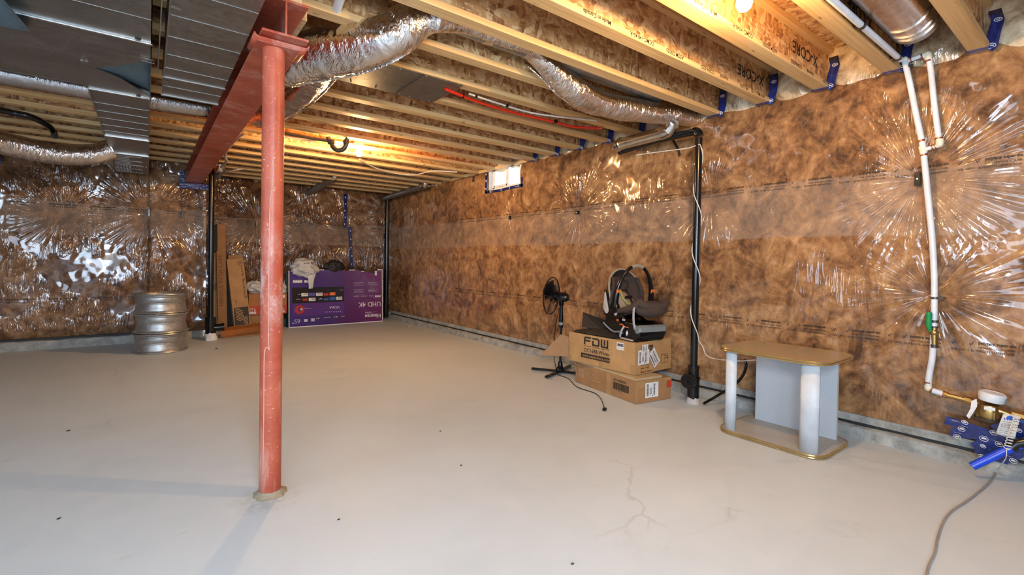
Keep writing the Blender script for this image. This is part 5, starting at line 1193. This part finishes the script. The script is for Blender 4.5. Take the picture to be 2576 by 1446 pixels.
sidepoly([(.20, .075), (.24, .075), (.248, .085), (.24, .098), (.20, .098), (.19, .085)], -.175, 'black', 'oval_badge')
K('tether_strap', MB().grid(lambda u, v: V((.21+.03*v+.015*u, -.178-.01*sin(u*pi), .31-.20*u)), 8, 1), 'strap_grey', smooth=60, solid=.003)
K('tether_strap', MB().grid(lambda u, v: V((.055+.028*v-.06*u, -.165-.012*sin(u*pi), .12-.115*u)), 8, 1), 'strap_grey', smooth=60, solid=.003)
K('orange_clip', MB().obox((.205, -.172, .305), (.018, 0, -.006), (0, .01, 0), (.003, 0, .009)), 'orange', bevel=.003)
# ------------------------------------------------------------------ pedestal fan
FB = at(1409, 938, 2, .0); fx, fy = FB.x, FB.y
t = thing('pedestal_fan', 'black pedestal fan facing the wall beside the stacked cartons', 'fan', (fx, fy, 0))
for tgt in ((1345, 929), (1371, 951), (1449, 940), (1436, 920)):
    e = at(*tgt, 2, .012); d = (e-V((fx, fy, .012))); d.z = 0; d = d.normalized(); s = V((-d.y, d.x, 0))
    obj('foot', MB().obox(V((fx, fy, .020))+d*.155, d*.155, s*.016, (0, 0, .010)), 'black', t, smooth=0, bevel=.003)
obj('base_hub', MB().lathe([(0, .03), (.045, .03), (.045, .045), (.026, .07), (.022, .12), (0, .12)], Matrix.Translation((fx, fy, 0)), 24), 'black', t)
obj('pole', MB().tube([(fx, fy, .1), (fx, fy, .50)], .0125, 16), 'black', t)
obj('height_collar', MB().lathe([(.016, .47), (.024, .485), (.024, .50), (.022, .512), (.0, .512)], Matrix.Translation((fx, fy, 0)), 20), 'black', t)
obj('collar_ring', MB().lathe([(.026, .505), (.027, .51), (.027, .528), (.024, .532)], Matrix.Translation((fx, fy, 0)), 20), 'grey_plastic', t)
obj('neck', MB().lathe([(.022, .525), (.024, .56), (.019, .66), (.017, .715), (.020, .72), (0, .72)], Matrix.Translation((fx, fy, 0)), 20), 'black', t)
fd = (-RT*.86 + V((_F.x, _F.y, 0))*.50).normalized(); fd.z = .06; fd.normalize()
HZ = .795; hc = V((fx, fy, HZ)); fr_ = basis((0, 0, 0), fd.cross(V((0, 0, 1))).normalized(), V((0, 0, 1)), fd)
mo = hc - fd*.005
obj('motor_housing', MB().lathe([(0, -.075), (.030, -.073), (.045, -.055), (.050, -.02), (.052, .03), (.046, .055), (0, .055)], Matrix.Translation(mo) @ fd.to_track_quat('Z', 'Y').to_matrix().to_4x4(), 28), 'black', t)
obj('tilt_bracket', MB().box((fx-.018, fy-.018, .705), (fx+.018, fy+.018, .755)), 'black', t, bevel=.004)
obj('pull_knob', MB().tube([mo-fd*.035+V((0, 0, .045)), mo-fd*.035+V((0, 0, .07))], .007, 10), 'black', t)
T = Matrix.Translation(hc + fd*.115) @ fd.to_track_quat('Z', 'Y').to_matrix().to_4x4()
CR = .195
obj('guard_rim', MB().tube([T @ V((CR*cos(a*pi/24), CR*sin(a*pi/24), 0)) for a in range(48)], .006, 8, closed=True), 'black', t)
m = MB()
for i in range(48):
    a = 2*pi*i/48
    for sgn, dep_ in ((-1, .065), (1, .06)):
        m.tube([T @ V((r*cos(a), r*sin(a), sgn*dep_*(1-(r/CR)**2.4))) for r in (.045, .09, .13, .165, .185, CR)], .0011, 4, cap=False)
stuff(obj('guard_wires', m, 'black', t, smooth=60))
m = MB(); m.lathe([(0, .060), (.045, .060), (.048, .056), (0, .056)], T, 20); obj('guard_badge', m, 'black', t)
m = MB().lathe([(.045, -.066), (.066, -.062), (.066, -.058), (.045, -.060)], T, 28); obj('guard_ring', m, 'black', t)
obj('blade_hub', MB().lathe([(0, .03), (.028, .028), (.034, .0), (.034, -.03), (0, -.03)], T, 20), 'black', t)
for k in range(3):
    a0_ = 2*pi*k/3+.5
    def bl_(u, v): r = .03+.145*u; a = a0_ + (v-.5)*(.95+.35*sin(u*pi)) + .35*u; return T @ V((r*cos(a), r*sin(a), (v-.5)*-.055))
    obj('blade', MB().grid(bl_, 10, 10), 'black', t, smooth=60, solid=.003)
cp_ = [V((fx+.02, fy-.0, .06)), at(1398, 915, 2, .03), at(1394, 930, 2, .006), at(1404, 942, 2, .005), at(1430, 952, 2, .005), at(1450, 972, 2, .005), at(1480, 983, 2, .005), at(1497, 989, 2, .005), at(1508, 998, 2, .005), at(1515, 1010, 2, .005), at(1520, 1025, 2, .006)]
obj('power_cord', MB().tube(spline([V((fx-.01, fy+.02, .68)), V((fx-.035, fy+.05, .45)), V((fx-.05, fy+.05, .20)), V((fx-.04, fy+.02, .04))]+cp_[2:], 7), .0038, 6), 'black', t)
pl = at(1521, 1029, 2, .012); obj('plug', MB().obox(pl, (.016, .004, 0), (-.003, .012, 0), (0, 0, .011)), 'black', t, bevel=.004)
# ------------------------------------------------------------------ pale TV stand with gold edging
SA = at(1837, 1088, 2, .02); SB = at(2040, 1150, 2, .02)     # front edge, left and right
fd2 = (SB-SA); fd2.z = 0; fd2.normalize(); 
so = V((3.15, 1.40, 0)); rz = math.atan2(-(3.13-3.16), .45)*0 + .02
t = thing('tv_stand', 'small pale open TV stand with gold-edged rounded top and base', 'stand', (3.40, 1.415, 0), 0)
# local: x = depth (towards wall +), y = along wall
def plate(z0_, z1_, hx, hy, cut, e=0.):
    pts = []
    for sx, sy in ((-1, -1), (1, -1), (1, 1), (-1, 1)):
        cx_, cy_ = sx*(hx-cut), sy*(hy-cut)
        a0 = {(-1, -1): pi, (1, -1): -pi/2, (1, 1): 0, (-1, 1): pi/2}[(sx, sy)]
        for i in range(7): a = a0 + i*pi/12; pts.append((cx_+cut*cos(a), cy_+cut*sin(a)))
    return pts
def pl_(z0_, z1_, hx, hy, cut): return MB().prism([V((x, y, z0_)) for x, y in plate(0, 0, hx, hy, cut)], (0, 0, z1_-z0_))
HX, HY, SHT = .252, .325, .566
obj('base_board', pl_(.004, .026, HX, HY, .10), 'shelf_grey', t, local=True, bevel=.002)
obj('top_board', pl_(SHT, SHT+.022, HX+.012, HY+.012, .11), 'gold_top', t, local=True, bevel=.002)
for z, g in ((.015, 0), (SHT+.011, .012)):
    P = [V((x*1.0, y, z)) for x, y in plate(0, 0, HX+g+.002, HY+g+.002, .10+g)]
    o = obj('edge_trim', MB().tube([p+V((0, 0, .007)) for p in P], .006, 8, closed=True), 'gold_trim', t, local=True); obj('edge_trim', MB().tube([p-V((0, 0, .007)) for p in P], .006, 8, closed=True), 'gold_trim', t, local=True)
# rounded front columns
def col_(yc, w, nm):
    def f(u, v): a = -pi/2+pi*u; return V((-HX+.050-.030*cos(a), yc+w*sin(a), .026+(SHT-.026)*v))
    obj(nm, MB().grid(f, 16, 1), 'panel_white', t, local=True, smooth=60, solid=.004)
col_(-HY+.085, .052, 'front_column'); col_(HY-.075, .036, 'front_column')
obj('back_panel', MB().box((HX-.09, -HY+.06, .026), (HX-.075, HY-.07, SHT)), 'panel_blue', t, local=True, smooth=0)
obj('side_panel', MB().box((-.02, -HY+.075, .026), (HX-.06, -HY+.09, SHT)), 'panel_blue', t, local=True, smooth=0) if False else None
obj('back_edge', MB().box((HX-.076, -HY+.058, .026), (HX-.072, -HY+.064, SHT)), 'board_edge', t, local=True, smooth=0)
m = MB()
for x, y in ((-HX+.05, -HY+.085), (-HX+.05, HY-.075), (HX-.08, -HY+.12), (HX-.08, HY-.12)):
    o = obj('screw_cap', MB().lathe([(0, SHT+.025), (.008, SHT+.024), (.011, SHT+.022)], Matrix.Translation((x, y, 0)), 14), 'gold_trim', t, local=True)
# ------------------------------------------------------------------ crumbs on the slab
for a, b, s, lab in ((1440, 1419, .007, 'dark crumb at the bottom middle of the floor'), (172, 1084, .011, 'brown crumb on the open floor at far left'), (545, 877, .016, 'dark scrap on the floor before the slim black pipe'), (1108, 1085, .008, 'small crumb mid floor right of the red post'),
        (1160, 1171, .007, 'small dark crumb on the floor nearer than the middle'), (852, 1307, .007, 'tiny crumb on the floor right of the post foot'), (148, 1305, .008, 'tiny crumb near the bottom left of the floor'), (1030, 821, .02, 'pale scrap on the floor near the purple carton')):
    p = at(a, b, 2, .0)
    m = MB().ball(p+V((0, 0, s*.3)), (s, s*.7, s*.35), nu=7, nv=5, fn=lambda d: 1+.5*ns(d.x*2+a, d.y*2, d.z*2))
    o = obj('floor_crumb', m, 'warm_white' if s > .018 else 'iron_dark', smooth=0); tag(o, lab, 'debris', 'crumbs on the floor')
